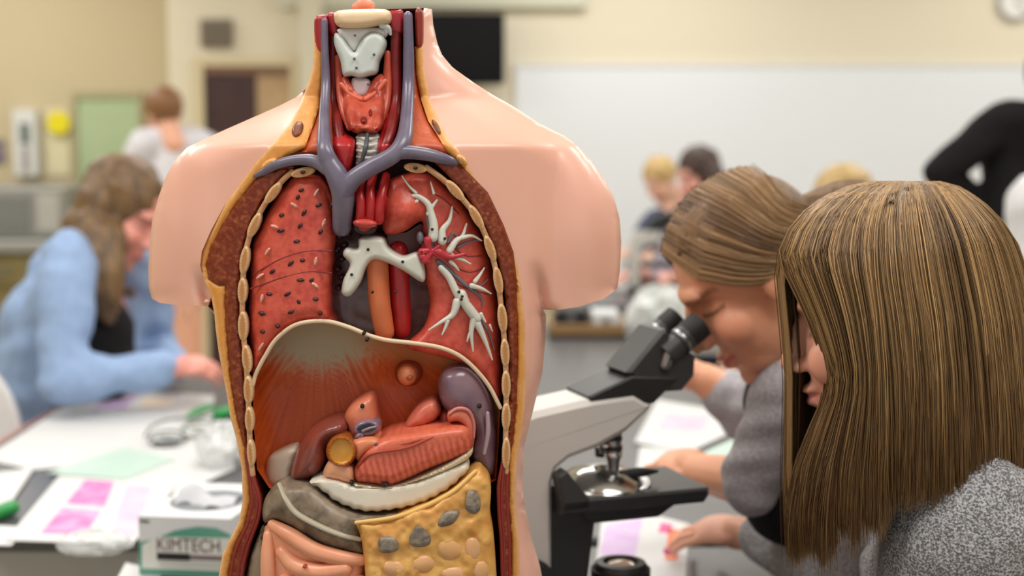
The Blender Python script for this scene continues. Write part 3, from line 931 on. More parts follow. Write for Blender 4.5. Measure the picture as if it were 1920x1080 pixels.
# aortic arch and its branches
tube_px('aortic_arch', [(716, 372, 0.012, 22), (700, 392, 0.006, 22), (688, 412, 0.004, 23), (684, 426, 0.006, 22)], REDT, n=20, caps='flat')
relief('arch_opening', ellpts(684, 430, 20, 9, 4), -0.004, 0.0, 5, BLK, h=4, back=0.006)
relief('arch_rim', ellpts(684, 419, 23, 8, 4), -0.012, 0.004, 6, mat('model_arch_rim', (196, 72, 62), 0.3), h=4, back=0.006)
for x0, x1 in ((676, 672), (694, 692), (711, 716)):
    tube_px('arch_branch', [(x0, 412, -0.004, 9.5), (x0 + 1, 385, -0.006, 9.5), (x1 + 2, 355, 0.0, 8.5), (x1 + 8, 330, 0.012, 8)], REDT, n=12)
relief('heart_gap_shade', [(728, 438), (760, 436), (790, 420), (796, 440), (786, 470), (756, 478), (732, 462)], 0.03, 0.0, 8, mat('model_shade', (92, 44, 38), 0.4), h=5, back=0.02)  # dark pad, shade of the gap beside the bronchus put in as colour
relief('lung_vessel_end', ellpts(788, 446, 7, 12, -10), 0.006, 0.006, 6, GREYB, h=3.5, back=0.012)

# ---- great veins
VR = lambda n_, pts: tube_px(n_, pts, VEIN, n=18)
VR('great_vein', [(608, 40, -0.004, 7), (609, 94, -0.006, 7.5), (611, 157, -0.008, 9), (608, 220, -0.008, 11), (609, 277, -0.008, 15), (618, 305, -0.01, 18), (633, 332, -0.01, 21), (643, 360, -0.008, 22),
                  (643, 391, -0.004, 20), (641, 426, 0.004, 18)])
VR('great_vein', [(765, 30, -0.004, 9), (766, 94, -0.006, 10.5), (766, 157, -0.008, 11.5), (763, 220, -0.008, 13), (757, 262, -0.008, 15.5), (738, 290, -0.01, 16), (697, 313, -0.012, 16.5), (664, 335, -0.012, 17),
                  (644, 362, -0.01, 18)])
VR('collar_vein', [(478, 330, -0.004, 4), (495, 322, -0.006, 7), (521, 308, -0.008, 9), (556, 300, -0.008, 10), (590, 302, -0.009, 12), (615, 318, -0.01, 13)])
VR('collar_vein', [(748, 285, -0.009, 14), (775, 286, -0.009, 13), (807, 291, -0.009, 12), (836, 299, -0.007, 10), (855, 305, -0.004, 6)])

# ---- neck
relief('neck_muscle', [(606, 110), (603, 164), (597, 205), (585, 240), (571, 277), (548, 290), (600, 294), (622, 300), (622, 200), (614, 110)], 0.004, 0.006, 14, NECKM, h=6, back=0.02)
relief('neck_muscle', [(776, 90), (782, 142), (790, 189), (803, 227), (818, 250), (846, 290), (800, 288), (764, 280), (762, 180), (768, 90)], 0.004, 0.006, 14, NECKM, h=6, back=0.02)
relief('neck_cut_muscle', [(590, 34), (600, 28), (612, 30), (614, 60), (610, 92), (596, 96), (590, 70)], -0.002, 0.004, 8, mat('model_crimson', (160, 36, 44), 0.35), h=4, back=0.03)
relief('neck_cut_muscle', [(779, 20), (791, 18), (793, 50), (792, 84), (786, 90), (779, 80)], -0.002, 0.004, 8, mat('model_rust', (138, 44, 30), 0.38), h=4, back=0.03)
relief('neck_cut_muscle', [(726, 22), (745, 18), (756, 22), (756, 60), (738, 62), (728, 44)], 0.004, 0.004, 8, MATS['model_crimson'], h=4, back=0.02)
relief('neck_cut_muscle', [(612, 28), (628, 24), (634, 44), (630, 66), (618, 62)], 0.004, 0.004, 8, MATS['model_crimson'], h=4, back=0.02)
tube_px('carotid_artery', [(744, 45, 0.006, 10), (742, 110, 0.004, 11), (742, 189, 0.002, 11), (734, 240, 0.002, 11), (722, 275, 0.006, 10), (706, 310, 0.012, 9)], DARKR, n=14)
tube_px('carotid_artery', [(624, 60, 0.01, 8), (625, 120, 0.008, 8), (628, 189, 0.006, 9), (634, 240, 0.004, 10), (642, 290, 0.006, 10), (650, 325, 0.012, 9)], DARKR, n=14)
relief('strap_muscle', [(626, 190), (634, 215), (648, 250), (664, 262), (660, 300), (648, 330), (632, 312), (622, 280), (622, 220)], 0.008, 0.008, 14, REDT, h=6, back=0.02)
relief('strap_muscle', [(728, 200), (736, 220), (738, 262), (728, 290), (712, 308), (708, 270), (716, 240)], 0.008, 0.008, 14, REDT, h=6, back=0.02)
tube_px('strap_muscle', [(632, 108, 0.004, 6), (636, 150, 0.0, 8), (642, 200, 0.0, 8), (655, 240, 0.004, 6)], mat('model_coral', (196, 82, 56), 0.36, var=(70, (160, 50, 36), 0.8), bump=(100, .25), stretch=(1, 1, .3)), n=12)
tube_px('strap_muscle', [(727, 100, 0.004, 6), (726, 150, 0.0, 9), (722, 200, 0.0, 9), (708, 240, 0.004, 6)], MATS['model_coral'], n=12)
# thyroid: lobed V of red tissue
def thy(x, y, d):
    return 0.004 * (vnoise(x / 11., y / 11., 5) - .5) + 0.006 * np.exp(-((np.abs(x - 682) - 0.38 * (y - 150) * 0 - 26) / 12.) ** 2) * sstep(140, 190, y)
relief('thyroid_gland', [(636, 148), (650, 142), (664, 160), (682, 168), (700, 148), (716, 138), (726, 150), (728, 185), (722, 218), (712, 244), (696, 250), (682, 246), (668, 250), (654, 240), (642, 212), (636, 180)],
       0.004, 0.012, 16, MATS['model_coral'], h=5, disp=thy, back=0.02)
for pts in ([(640, 158), (656, 176), (676, 186)], [(722, 152), (706, 172), (686, 186)]):
    tube_px('thyroid_fold', [(x, y, -0.010, 4.5) for x, y in pts], mat('model_salmon', (222, 108, 80), 0.32), n=10)
relief('cricoid', [(660, 148), (676, 146), (692, 150), (691, 170), (684, 182), (668, 182), (661, 172)], -0.004, 0.005, 8, mat('model_lilac_white', (196, 176, 178), 0.35), h=4, back=0.012)
relief('thyroid_cartilage', [(628, 62), (640, 66), (652, 84), (664, 98), (671, 88), (682, 70), (698, 60), (714, 64), (723, 78), (718, 98), (710, 114), (705, 136), (690, 142), (675, 146), (658, 142), (644, 142),
                             (638, 114), (630, 94), (626, 78)], -0.006, 0.008, 10, WHT, h=4, back=0.016)
relief('membrane', [(634, 54), (680, 52), (724, 54), (720, 70), (698, 62), (682, 72), (664, 96), (650, 82), (638, 66)], -0.002, 0.003, 8, mat('model_membrane', (222, 220, 218), 0.35), h=5, back=0.012)
relief('hyoid_bone', [(626, 30), (634, 20), (680, 17), (724, 18), (733, 28), (730, 42), (716, 46), (680, 52), (644, 52), (630, 46)], -0.008, 0.01, 13, CRM, h=5, back=0.02)
tube_px('hyoid_horn', [(716, 48, -0.008, 6), (728, 52, -0.008, 5), (732, 64, -0.006, 3)], WHT, n=10)
tube_px('tongue_stub', [(668, 14, 0.02, 9), (680, 8, 0.02, 11), (694, 10, 0.02, 9)], mat('model_tongue', (232, 140, 112), 0.4), n=12)
for x, y in ((665, 66), (664, 110), (701, 102), (668, 127), (664, 30), (690, 158)):
    relief('number_dot', ellpts(x, y, 2.4, 2.4), -0.0165, 0.001, 2, mat('model_mark', (90, 96, 96), 0.5), h=2, back=0.003)
for x, y, a_, b_ in ((682, 225, 6, 7), (695, 212, 4, 8)):
    relief('thyroid_vessel', ellpts(x, y, a_, b_), -0.010, 0.003, 4, DARKR, h=3, back=0.005)
# windpipe with rings
relief('windpipe', [(670, 250), (690, 246), (710, 250), (714, 285), (706, 318), (690, 326), (668, 322), (668, 290)], 0.014, 0.008, 18, mat('model_windpipe', (176, 172, 164), 0.35), h=5, back=0.02)
for i in range(5):
    y = 258 + i * 12
    tube_px('windpipe_ring', [(670, y, 0.012, 3.2), (690, y + 3, 0.003, 3.6), (711, y, 0.012, 3.2)], BRON, n=8)
tube_px('windpipe_groove', [(689, 252, -0.001, 3.5), (686, 275, -0.001, 4.5), (680, 296, -0.001, 4), (672, 318, 0.0, 3)], mat('model_slate', (76, 80, 86), 0.4), n=8)

# ---- diaphragm
DIA = mat('model_diaphragm', (198, 84, 30), 0.34, attr=True, spec=.35)
DL = [(474, 722), (478, 706), (484, 692), (497, 668), (517, 637), (548, 612), (580, 603), (617, 603), (653, 613), (680, 624), (695, 630), (727, 638), (773, 643), (823, 651), (860, 666), (890, 691), (917, 724), (938, 764)]
def dia_col(x, y, d):
    ex = (x - 640) / 200.0
    ctr_x, ctr_y = 610.0, 640.0
    ang = np.arctan2(y - 560, x - 600)
    fib = vnoise(ang * 60.0 + 99, 0 * x + 3.0, 21) * .55 + vnoise(ang * 130.0 + 99, y / 60.0, 22) * .45
    tl = np.sqrt(((x - 600) / 1.35) ** 2 + ((y - 590)) ** 2)
    t = sstep(78, 138, tl + (fib - .5) * 40)
    c = cmix((166, 156, 132), (198, 84, 30), t)
    c2 = cmix((212, 98, 38), (138, 42, 12), fib)
    c = c * (1 - 0.65 * t[:, None]) + c2 * (0.65 * t[:, None])
    edge = (1 - sstep(8, 60, np.maximum(0, y - np.interp(x, [q[0] for q in DL], [q[1] for q in DL])))) * sstep(640, 720, x)
    c = c * (1 - edge[:, None] * .7) + np.array(lin((168, 124, 84))) * edge[:, None] * .7
    return c
relief('diaphragm', DL + [(935, 830), (930, 900), (880, 925), (700, 930), (560, 930), (505, 915), (482, 880), (476, 800)], lambda x, y: B(x, y) + 0.006, -0.046, 95, DIA, h=4.5, smooth=False, col=dia_col, back=0.0)
tube_px('diaphragm_rim', [(x, y, 0.0, 4.2) for x, y in DL], mat('model_rim', (230, 204, 172), 0.34), n=10, sm=4)
for x, y in ((682, 625), (688, 637)):
    relief('number_dot', ellpts(x, y, 3.5, 4.5, 30), -0.005, 0.0015, 3, BLK, h=2, back=0.004)
# gullet end piercing the diaphragm
relief('gullet_collar', ellpts(766, 700, 26, 24), 0.038, 0.006, 14, mat('model_rust2', (140, 52, 26), 0.32), h=5, back=0.01)
relief('gullet_end', ellpts(763, 703, 18, 20), 0.030, 0.016, 18, mat('model_peach', (222, 134, 92), 0.3), h=4, back=0.02)
relief('gullet_hole', ellpts(768, 709, 6, 5), 0.0132, 0.001, 4, mat('model_hole2', (160, 78, 46), 0.4), h=2.5, back=0.004)
CRUS = mat('model_crus', (176, 74, 40), 0.3)

# ---- upper belly organs
def sp_col(x, y, d):
    return cmix((140, 112, 120), (112, 84, 98), np.clip(vnoise(x / 22., y / 30., 31) * 1.2 - .1, 0, 1))
relief('spleen', [(822, 722), (828, 700), (848, 686), (876, 683), (902, 702), (920, 737), (928, 780), (932, 830), (929, 880), (920, 894), (902, 880), (886, 856), (888, 812), (872, 792), (850, 782), (828, 756)],
       0.020, 0.022, 40, ATTG, h=6, col=sp_col, back=0.03)
tube_px('spleen_edge', [(914, 775, -0.003, 4), (915, 810, -0.002, 5), (908, 850, 0.0, 4)], mat('model_lilac', (172, 148, 156), 0.28), n=8)
relief('number_dot', ellpts(899, 762, 4, 4), -0.004, 0.0015, 3, BLK, h=2, back=0.004)
PINKO = mat('model_pink_organ', (218, 122, 98), 0.32, var=(60, (200, 96, 76), 0.7), bump=(90, .2))
relief('adrenal_gland', [(757, 804), (770, 778), (790, 756), (812, 746), (824, 756), (826, 776), (806, 796), (780, 806)], 0.028, 0.016, 20, PINKO, h=5, back=0.03)
relief('kidney', [(822, 790), (828, 772), (845, 774), (850, 800), (835, 815), (815, 812)], 0.03, 0.01, 14, mat('model_brick', (164, 66, 48), 0.34), h=5, back=0.03)
relief('bowel_bend', [(838, 778), (850, 765), (868, 762), (884, 770), (892, 792), (891, 815), (884, 845), (866, 830), (870, 806), (858, 792), (842, 792)], 0.006, 0.014, 13, PINKO, h=4, back=0.03)
tube_px('bowel_bend_rim', [(842, 776, -0.006, 3), (858, 766, -0.008, 3.5), (878, 770, -0.008, 3.5), (888, 792, -0.006, 3.5), (888, 820, -0.004, 3)], mat('model_rose', (206, 128, 122), 0.3), n=8)
KID = mat('model_kidney', (142, 66, 52), 0.26, var=(35, (120, 62, 58), 0.8), coat=0.3)
relief('kidney', [(546, 900), (546, 876), (556, 846), (576, 812), (600, 793), (627, 783), (648, 785), (655, 806), (642, 826), (616, 834), (612, 860), (600, 886), (574, 902)], 0.022, 0.03, 34, KID, h=5, back=0.03)
PRT = mat('model_portal', (214, 124, 92), 0.3, var=(50, (196, 100, 80), 0.7))
relief('portal_stalk', [(646, 780), (660, 758), (690, 740), (702, 746), (707, 782), (712, 812), (690, 826), (664, 824), (652, 808)], 0.022, 0.018, 22, PRT, h=5, back=0.04)
def ring_col(x, y, d): return cmix((134, 110, 128), (24, 14, 18), sstep(5, 7, d))
relief('portal_vein', ellpts(687, 803, 25, 15, -10), -0.001, 0.004, 5, ATTG, h=3, col=ring_col, back=0.02)
relief('portal_vein', ellpts(674, 818, 10, 7, -30), -0.003, 0.004, 5, ATTG, h=3, col=ring_col, back=0.02)
tube_px('portal_bridge', [(680, 808, -0.006, 2.5), (692, 803, -0.007, 2.5), (704, 800, -0.005, 2.5)], mat('model_lilac2', (150, 128, 142), 0.3), n=8)
relief('number_dot', ellpts(679, 762, 4, 4), 0.003, 0.0015, 3, BLK, h=2, back=0.004)
# pancreas
def pan_col(x, y, d):
    u = (x - 670) * math.cos(-.24) + (y - 870) * math.sin(-.24)
    v = -(x - 670) * math.sin(-.24) + (y - 870) * math.cos(-.24)
    st = np.sin(u / 1.9 + 2.2 * vnoise(u / 8., v / 8., 41)) * .5 + .5
    n = vnoise(x / 5., y / 4., 42)
    low = sstep(-12, 4, v)
    return cmix((224, 116, 84), (186, 70, 56), np.clip(st * .75 * low + n * .5 * (1 - low * .4), 0, 1))
relief('pancreas', [(664, 880), (676, 856), (690, 838), (717, 820), (760, 810), (823, 801), (868, 797), (884, 812), (884, 842), (857, 858), (807, 878), (757, 901), (728, 910), (693, 906), (668, 902)],
       -0.004, 0.016, 20, ATT, h=2.6, col=pan_col, back=0.04)
tube_px('pancreas_duct', [(673, 872, -0.016, 3), (685, 857, -0.019, 3), (707, 848, -0.0205, 3.2), (760, 840, -0.021, 3), (803, 823, -0.020, 2.4), (830, 812, -0.016, 1.5)], mat('model_duct', (176, 74, 58), 0.3), n=8)
tube_px('pancreas_duct', [(740, 836, -0.019, 1.6), (775, 828, -0.020, 1.8), (812, 816, -0.018, 1.4)], MATS['model_duct'], n=8)
relief('stomach_lip', [(660, 905), (690, 908), (727, 911), (773, 899), (840, 868), (882, 843), (880, 858), (836, 884), (775, 906), (727, 920), (690, 918), (664, 914)], -0.008, 0.01, 8, mat('model_ivory', (228, 216, 184), 0.33), h=4, back=0.03)
relief('number_dot', ellpts(721, 909, 7, 4, -10), -0.019, 0.002, 3, BLK, h=2.5, back=0.004)
relief('number_dot', ellpts(659, 906, 3.5, 5, -10), -0.017, 0.002, 3, BLK, h=2.5, back=0.004)
relief('duodenum', [(612, 870), (628, 860), (652, 868), (664, 878), (662, 908), (630, 902), (606, 894)], -0.002, 0.014, 16, mat('model_peach2', (232, 166, 128), 0.32), h=5, back=0.03)
relief('duodenum', [(660, 828), (680, 818), (708, 820), (716, 838), (690, 850), (672, 864), (662, 850)], -0.002, 0.014, 14, mat('model_peach3', (224, 136, 98), 0.32), h=4, back=0.03)
relief('number_dot', ellpts(706, 834, 4, 4), -0.016, 0.0015, 3, mat('model_bluegrey', (84, 78, 96), 0.4), h=2, back=0.004)
def gb_col(x, y, d):
    return cmix((168, 92, 36), (212, 150, 38), sstep(6, 8.5, d) * (0.75 + .25 * vnoise(x / 6., y / 6., 51)))
def gb_disp(x, y, d): return -0.0045 * sstep(6, 9, d)
relief('gallbladder', ellpts(640, 846, 29, 31, 0, 16), -0.008, 0.014, 9, ATTG, h=3, col=gb_col, disp=gb_disp, back=0.04)
relief('liver_bed', [(502, 862), (522, 847), (553, 838), (556, 850), (548, 876), (546, 902), (580, 905), (523, 916), (500, 905)], 0.028, 0.006, 14, mat('model_pale', (196, 178, 158), 0.3), h=6, back=0.03)

# ---- lower belly
def scal(pts, amp, wl):
    c = crom(pts, step=4)
    t = np.gradient(c, axis=0); nrm = np.column_stack([-t[:, 1], t[:, 0]]); nrm /= np.linalg.norm(nrm, axis=1)[:, None]
    s = np.cumsum(np.linalg.norm(t, axis=1))
    return c + nrm * (amp * np.sin(s / wl))[:, None]
low_edge = scal([(880, 880), (843, 914), (793, 941), (743, 954), (683, 958), (633, 941), (606, 921), (580, 904)], 1.3, 3.6)
relief('omentum', np.vstack([[(600, 896), (633, 901), (663, 911), (720, 914), (783, 904), (840, 881), (876, 868)], low_edge]), -0.012, 0.006, 8, mat('model_white', (226, 218, 202), 0.36, var=(30, (214, 206, 188), .6)), h=5, smooth=False, back=0.03)
def colo_col(x, y, d):
    n = vnoise(x / 16., y / 16., 61) * .6 + vnoise(x / 5., y / 5., 62) * .4
    return cmix((146, 128, 108), (88, 76, 62), np.clip((n - .3) * 1.6, 0, 1))
relief('colon', [(498, 932), (516, 911), (543, 904), (580, 908), (607, 924), (633, 944), (683, 961), (743, 958), (793, 945), (843, 918), (850, 935), (800, 960), (740, 985), (680, 990), (684, 1040), (633, 1034), (587, 1016), (543, 990),
               (513, 976), (496, 980), (492, 960)], -0.004, 0.022, 34, mat('model_colon', (130, 112, 92), 0.4, attr=True, bump=(60, .5)), h=5, col=colo_col, back=0.03)
tube_px('colon_band', [(524, 908, -0.016, 5), (537, 937, -0.027, 6), (557, 963, -0.029, 6.5), (600, 987, -0.029, 6.5), (640, 1003, -0.027, 6), (674, 1011, -0.022, 5)], mat('model_band', (172, 162, 140), 0.36), n=10, flat=.6)
relief('cecum', [(494, 984), (486, 1000), (474, 1030), (466, 1060), (460, 1120), (458, 1300), (500, 1300), (505, 1100), (500, 1020)], 0.004, 0.016, 24, MATS['model_colon'], h=8, col=colo_col, back=0.04)
def om_col(x, y, d):
    n = vnoise(x / 24., y / 24., 71) * .6 + vnoise(x / 9., y / 9., 72) * .4
    return cmix((230, 176, 96), (212, 144, 70), np.clip((n - .3) * 1.8, 0, 1))
def om_disp(x, y, d): return 0.006 * (vnoise(x / 26., y / 26., 73) - .5) + 0.003 * (vnoise(x / 9., y / 9., 74) - .5)
relief('fatty_apron', [(667, 980), (700, 976), (740, 968), (800, 945), (850, 918), (892, 880), (906, 888), (916, 902), (920, 930), (918, 967), (925, 1013), (930, 1085), (935, 1200), (930, 1300), (700, 1300), (690, 1180), (686, 1095), (680, 1030), (674, 1000)],
       -0.022, 0.014, 16, mat('model_apron', (220, 168, 90), 0.38, attr=True, bump=(90, .35)), h=5, col=om_col, disp=om_disp, back=0.03)
tube_px('apron_hem', [(668, 980, -0.03, 4), (740, 970, -0.033, 4.5), (800, 948, -0.033, 4.5), (850, 921, -0.033, 4.5), (891, 884, -0.031, 4)], mat('model_hem', (232, 186, 106), 0.36), n=10)
GP = mat('model_grey_patch', (150, 136, 118), 0.4, var=(140, (100, 92, 86), 0.8), bump=(160, .5))
for pts in ([(710, 1012), (724, 1006), (742, 1010), (746, 1030), (730, 1037), (712, 1034)], [(768, 1010), (778, 988), (790, 986), (806, 1004), (806, 1020), (788, 1026), (770, 1022)],
            [(820, 980), (834, 960), (858, 958), (860, 968), (846, 984), (824, 988)], [(872, 946), (876, 924), (890, 920), (900, 936), (900, 956), (888, 964), (874, 956)]):
    relief('bowel_patch', pts, -0.0375, 0.0025, 8, GP, h=4, back=0.008)
LUM = mat('model_lump', (230, 176, 128), 0.36, var=(50, (224, 168, 104), .7))
for a in ((842, 1030, 26, 22, 20), (792, 1058, 24, 20, -10), (886, 1030, 18, 26, 0), (740, 1066, 26, 18, 10), (850, 1078, 26, 18, 0), (900, 1070, 18, 22, 0)):
    relief('fat_lump', ellpts(*a), -0.0335, 0.005, 22, LUM, h=5, back=0.008)
INT = mat('model_intestine', (236, 164, 128), 0.33, var=(30, (226, 146, 108), .6))
relief('intestine', [(494, 1000), (500, 984), (511, 974), (543, 990), (587, 1017), (633, 1036), (680, 1044), (686, 1085), (694, 1200), (700, 1300), (500, 1300), (492, 1180), (490, 1085)], -0.002, 0.018, 24, INT, h=7, back=0.04)
for a in ([(512, 984, -0.016, 11), (545, 1004, -0.022, 15), (590, 1032, -0.024, 16), (640, 1046, -0.022, 15), (676, 1050, -0.018, 12)],
          [(505, 1004, -0.016, 12), (502, 1050, -0.022, 14), (505, 1110, -0.022, 14), (520, 1160, -0.02, 14)],
          [(530, 1035, -0.018, 14), (556, 1062, -0.022, 17), (600, 1072, -0.024, 17), (645, 1066, -0.022, 16)],
          [(535, 1090, -0.02, 16), (580, 1108, -0.024, 18), (640, 1112, -0.024, 18), (674, 1090, -0.018, 14)],
          [(520, 1150, -0.02, 18), (600, 1160, -0.024, 19), (680, 1150, -0.02, 18)], [(520, 1210, -0.02, 20), (600, 1216, -0.024, 22), (690, 1206, -0.02, 20)]):
    tube_px('bowel_loop', a, INT, n=14)
relief('number_dot', ellpts(571, 1063, 4, 3), -0.034, 0.0015, 3, MATS['model_crus'], h=2, back=0.004)
# lower skin front below the frame
relief('pelvis_front', [(395, 1300), (985, 1300), (1000, 1350), (395, 1350)], -0.01, 0.03, 60, SKIN, h=16, smooth=False, back=0.04)

# ================================================================== microscope by the model
YAW = math.radians(20)
MA = np.array([math.cos(YAW), math.sin(YAW), 0.0])      # from the arm towards the eyepieces
MB = np.array([math.sin(YAW), -math.cos(YAW), 0.0])     # towards the viewer's side
MO_ = P(1103, 774, 1.66) - MB * 0.034
MO_Z = MO_[2]
def mloc(a, z, b):
    return MO_ + MA * a + MB * b + np.array([0, 0, z])
def pxa(px, py):
    """profile coordinates read on the near face"""
    return ((px - 1103) / 1500.0, -(py - 774) / 1600.0)
MIC = thing('microscope', mloc(-0.02, TABLE_Z - MO_Z, 0), 'white and black lab microscope that the two students share, right of the torso', 'microscope')
MBLK = mat('scope_black', (34, 34, 35), 0.42, var=(60, (28, 28, 29), .5))
MGRY = mat('scope_head_grey', (52, 52, 53), 0.45, var=(80, (46, 46, 47), .5))
MWHT = mat('scope_white', (198, 196, 190), 0.42)
MRUB = mat('scope_rubber', (16, 16, 16), 0.6)
CHR = mat('scope_chrome', (206, 206, 206), 0.16, metal=1.0)
STL = mat('scope_steel', (150, 150, 150), 0.3, metal=1.0)
def mprism(name, poly, hw, m, parent=MIC, bev=0.003, b0=0.0, sharp=35):
    v, f = g_prism(poly, mloc, b0 - hw, b0 + hw, bev)
    return mesh_obj(name, v, f, m, parent, sharp=sharp)
zt = TABLE_Z - MO_Z
# foot and arm
mprism('foot', [(-0.115, zt), (0.13, zt), (0.14, zt + 0.02), (0.13, zt + 0.05), (0.05, zt + 0.055), (-0.04, zt + 0.065), (-0.115, zt + 0.07)], 0.075, MWHT, bev=0.006)
mprism('arm', [(-0.115, zt + 0.05), (-0.046, zt + 0.05)] + [pxa(*q) for q in ((1034, 1000), (1034, 900), (1042, 876), (1066, 858), (1120, 842), (1176, 815), (1222, 776), (1226, 766), (1190, 742), (1100, 748), (1000, 764), (960, 776), (938, 800), (930, 840))], 0.040, MWHT, bev=0.007)
# head: wedge and prism housing
mprism('head_wedge', [(0, 0.002), (0, 0.020), (0.056, 0.041), (0.12, 0.036), (0.086, 0.006)], 0.036, MBLK, bev=0.0025)
hd = mprism('head_housing', [pxa(*q) for q in ((1178, 702), (1246, 624), (1256, 622), (1268, 644), (1316, 678), (1314, 716), (1290, 744), (1226, 744))], 0.034, MGRY, bev=0.004)
# eyepieces
ax = MA * 0.80 + np.array([0, 0, 0.60])
for k, sb in enumerate((0.031, -0.031)):
    c0 = mloc(0.102, 0.064, sb)
    v, f = g_lathe([(0.001, 0), (0.0145, 0), (0.0145, 0.022), (0.0165, 0.023), (0.0165, 0.036), (0.001, 0.036)], c0, ax, n=26)
    ep = mesh_obj('eyepiece', v, f, MGRY, MIC, sharp=35)
    v, f = g_lathe([(0.0168, 0.025), (0.0172, 0.027), (0.0168, 0.029)], c0, ax, n=26)
    mesh_obj('ring', v, f, STL, ep, sharp=35)
    v, f = g_lathe([(0.001, 0.034), (0.0155, 0.034), (0.0175, 0.040), (0.0175, 0.058), (0.013, 0.060), (0.011, 0.052), (0.001, 0.05)], c0, ax, n=26)
    mesh_obj('eyecup', v, f, MRUB, ep, sharp=35)
v, f = g_tube([mloc(0.1, 0.052, 0.034), mloc(0.108, 0.072, 0.034)], 0.008, n=12)
mesh_obj('focus_collar', v, f, STL, MIC)
# turret with objectives
tc_ = mloc(*pxa(1168, 806), 0.0)
v, f = g_lathe([(0.001, 0.012), (0.024, 0.012), (0.026, 0.004), (0.022, -0.006), (0.001, -0.008)], tc_, (0.12, 0, 1), n=30)
mesh_obj('nosepiece', v, f, MBLK, MIC, sharp=35)
for k in range(3):
    an = (0.15, 2.2, 4.3)[k]
    d = np.array([math.cos(an) * 0.12, math.sin(an) * 0.12, -1.0])
    if k == 0: d = np.array([0.02, -0.08, -1.0])
    b_ = tc_ + np.array([math.cos(an), math.sin(an), 0]) * 0.013 + np.array([0, 0, -0.006])
    if k == 0: b_ = tc_ + MB * 0.015 + MA * -0.003
    s_ = (1.0, 0.72, 0.55)[k]
    v, f = g_lathe([(0.001, 0), (0.0115, 0), (0.0115, 0.012 * s_), (0.0105, 0.013 * s_), (0.0105, 0.036 * s_), (0.0075, 0.046 * s_), (0.0065, 0.056 * s_), (0.001, 0.057 * s_)], b_, d, n=22)
    ob = mesh_obj('objective', v, f, STL if k != 1 else MBLK, MIC, sharp=35)
    for h_, mm in ((0.014, MRUB), (0.026, MRUB), (0.034, CHR)):
        v, f = g_lathe([(0.0108, h_ * s_), (0.0112, (h_ + .001) * s_), (0.0112, (h_ + .005) * s_), (0.0108, (h_ + .006) * s_)], b_, d, n=22)
        mesh_obj('ring', v, f, mm, ob, sharp=35)
# stage
sc = mloc(*pxa(1185, 938), 0.0)
sz = sc[2] - MO_Z
mprism('stage', [(-0.044, sz - 0.012), (0.142, sz - 0.012), (0.148, sz - 0.004), (0.148, sz + 0.006), (-0.044, sz + 0.006)], 0.062, MBLK, bev=0.003)
mprism('stage_underside', [(0.0, sz - 0.03), (0.09, sz - 0.03), (0.12, sz - 0.012), (-0.02, sz - 0.012)], 0.045, MBLK, bev=0.004)
st_c = mloc(0.036, sz + 0.006, 0.004)
v, f = g_lathe([(0.001, 0.0), (0.056, 0.0), (0.058, 0.003), (0.054, 0.007), (0.046, 0.006), (0.040, 0.012), (0.028, 0.018), (0.016, 0.020), (0.013, 0.014), (0.001, 0.014)], st_c, (0.05, -0.12, 1), n=40)
mesh_obj('stage_ring', v, f, CHR, MIC, sharp=40)
v, f = g_tube([mloc(0.05, sz + 0.022, 0.02), mloc(0.075, sz + 0.022, 0.022), mloc(0.1, sz + 0.02, 0.016)], [0.004, 0.006, 0.002], n=10)
mesh_obj('stage_clip', v, f, MRUB, MIC)
v, f = g_box((0, 0, 0), (1, 1, 1))
sl = np.array([mloc(0.02 + q[0] * 0.07, sz + 0.0065 + q[2] * 0.0012, -0.045 + q[1] * 0.024) for q in v])
mesh_obj('glass_slide', sl, f, mat('slide_glass', (210, 220, 220), 0.1, trans=0.6), MIC, smooth=False)
# stage carrier, focus knobs, condenser, lamp
mprism('stage_carrier', [(-0.05, zt + 0.06), (-0.004, zt + 0.06), (0.01, sz - 0.03), (0.01, sz - 0.008), (-0.05, sz + 0.02)], 0.036, MBLK, bev=0.004)
mprism('carrier_bracket', [pxa(*q) for q in ((1030, 882), (1046, 872), (1090, 930), (1090, 948), (1040, 950))], 0.012, MATS['scope_head_grey'], b0=0.05, bev=0.002)
for sb in (1, -1):
    kc = mloc(-0.075, zt + 0.105, 0.04 * sb)
    v, f = g_lathe([(0.001, 0), (0.024, 0), (0.025, 0.003), (0.025, 0.012), (0.017, 0.013), (0.017, 0.022), (0.001, 0.022)], kc, MB * sb, n=30)
    mesh_obj('focus_knob', v, f, MBLK, MIC, sharp=35)
cc = mloc(0.05, zt + 0.055, 0.02)
v, f = g_lathe([(0.001, 0), (0.030, 0), (0.032, 0.012), (0.031, 0.026), (0.034, 0.030), (0.034, 0.046), (0.030, 0.052), (0.022, 0.053), (0.020, 0.047), (0.001, 0.046)], cc, (0, 0, 1), n=36)
lp_ = mesh_obj('lamp_housing', v, f, MBLK, MIC, sharp=35)
v, f = g_lathe([(0.001, 0.047), (0.020, 0.047), (0.014, 0.052), (0.001, 0.054)], cc, (0, 0, 1), n=30)
mesh_obj('lamp_lens', v, f, mat('lens_warm', (214, 186, 160), 0.15, coat=.5), lp_, sharp=35)
v, f = g_lathe([(0.032, 0.031), (0.0365, 0.032), (0.0365, 0.044), (0.032, 0.045)], cc, (0, 0, 1), n=36)
mesh_obj('knurled_ring', v, f, MRUB, lp_, sharp=35)

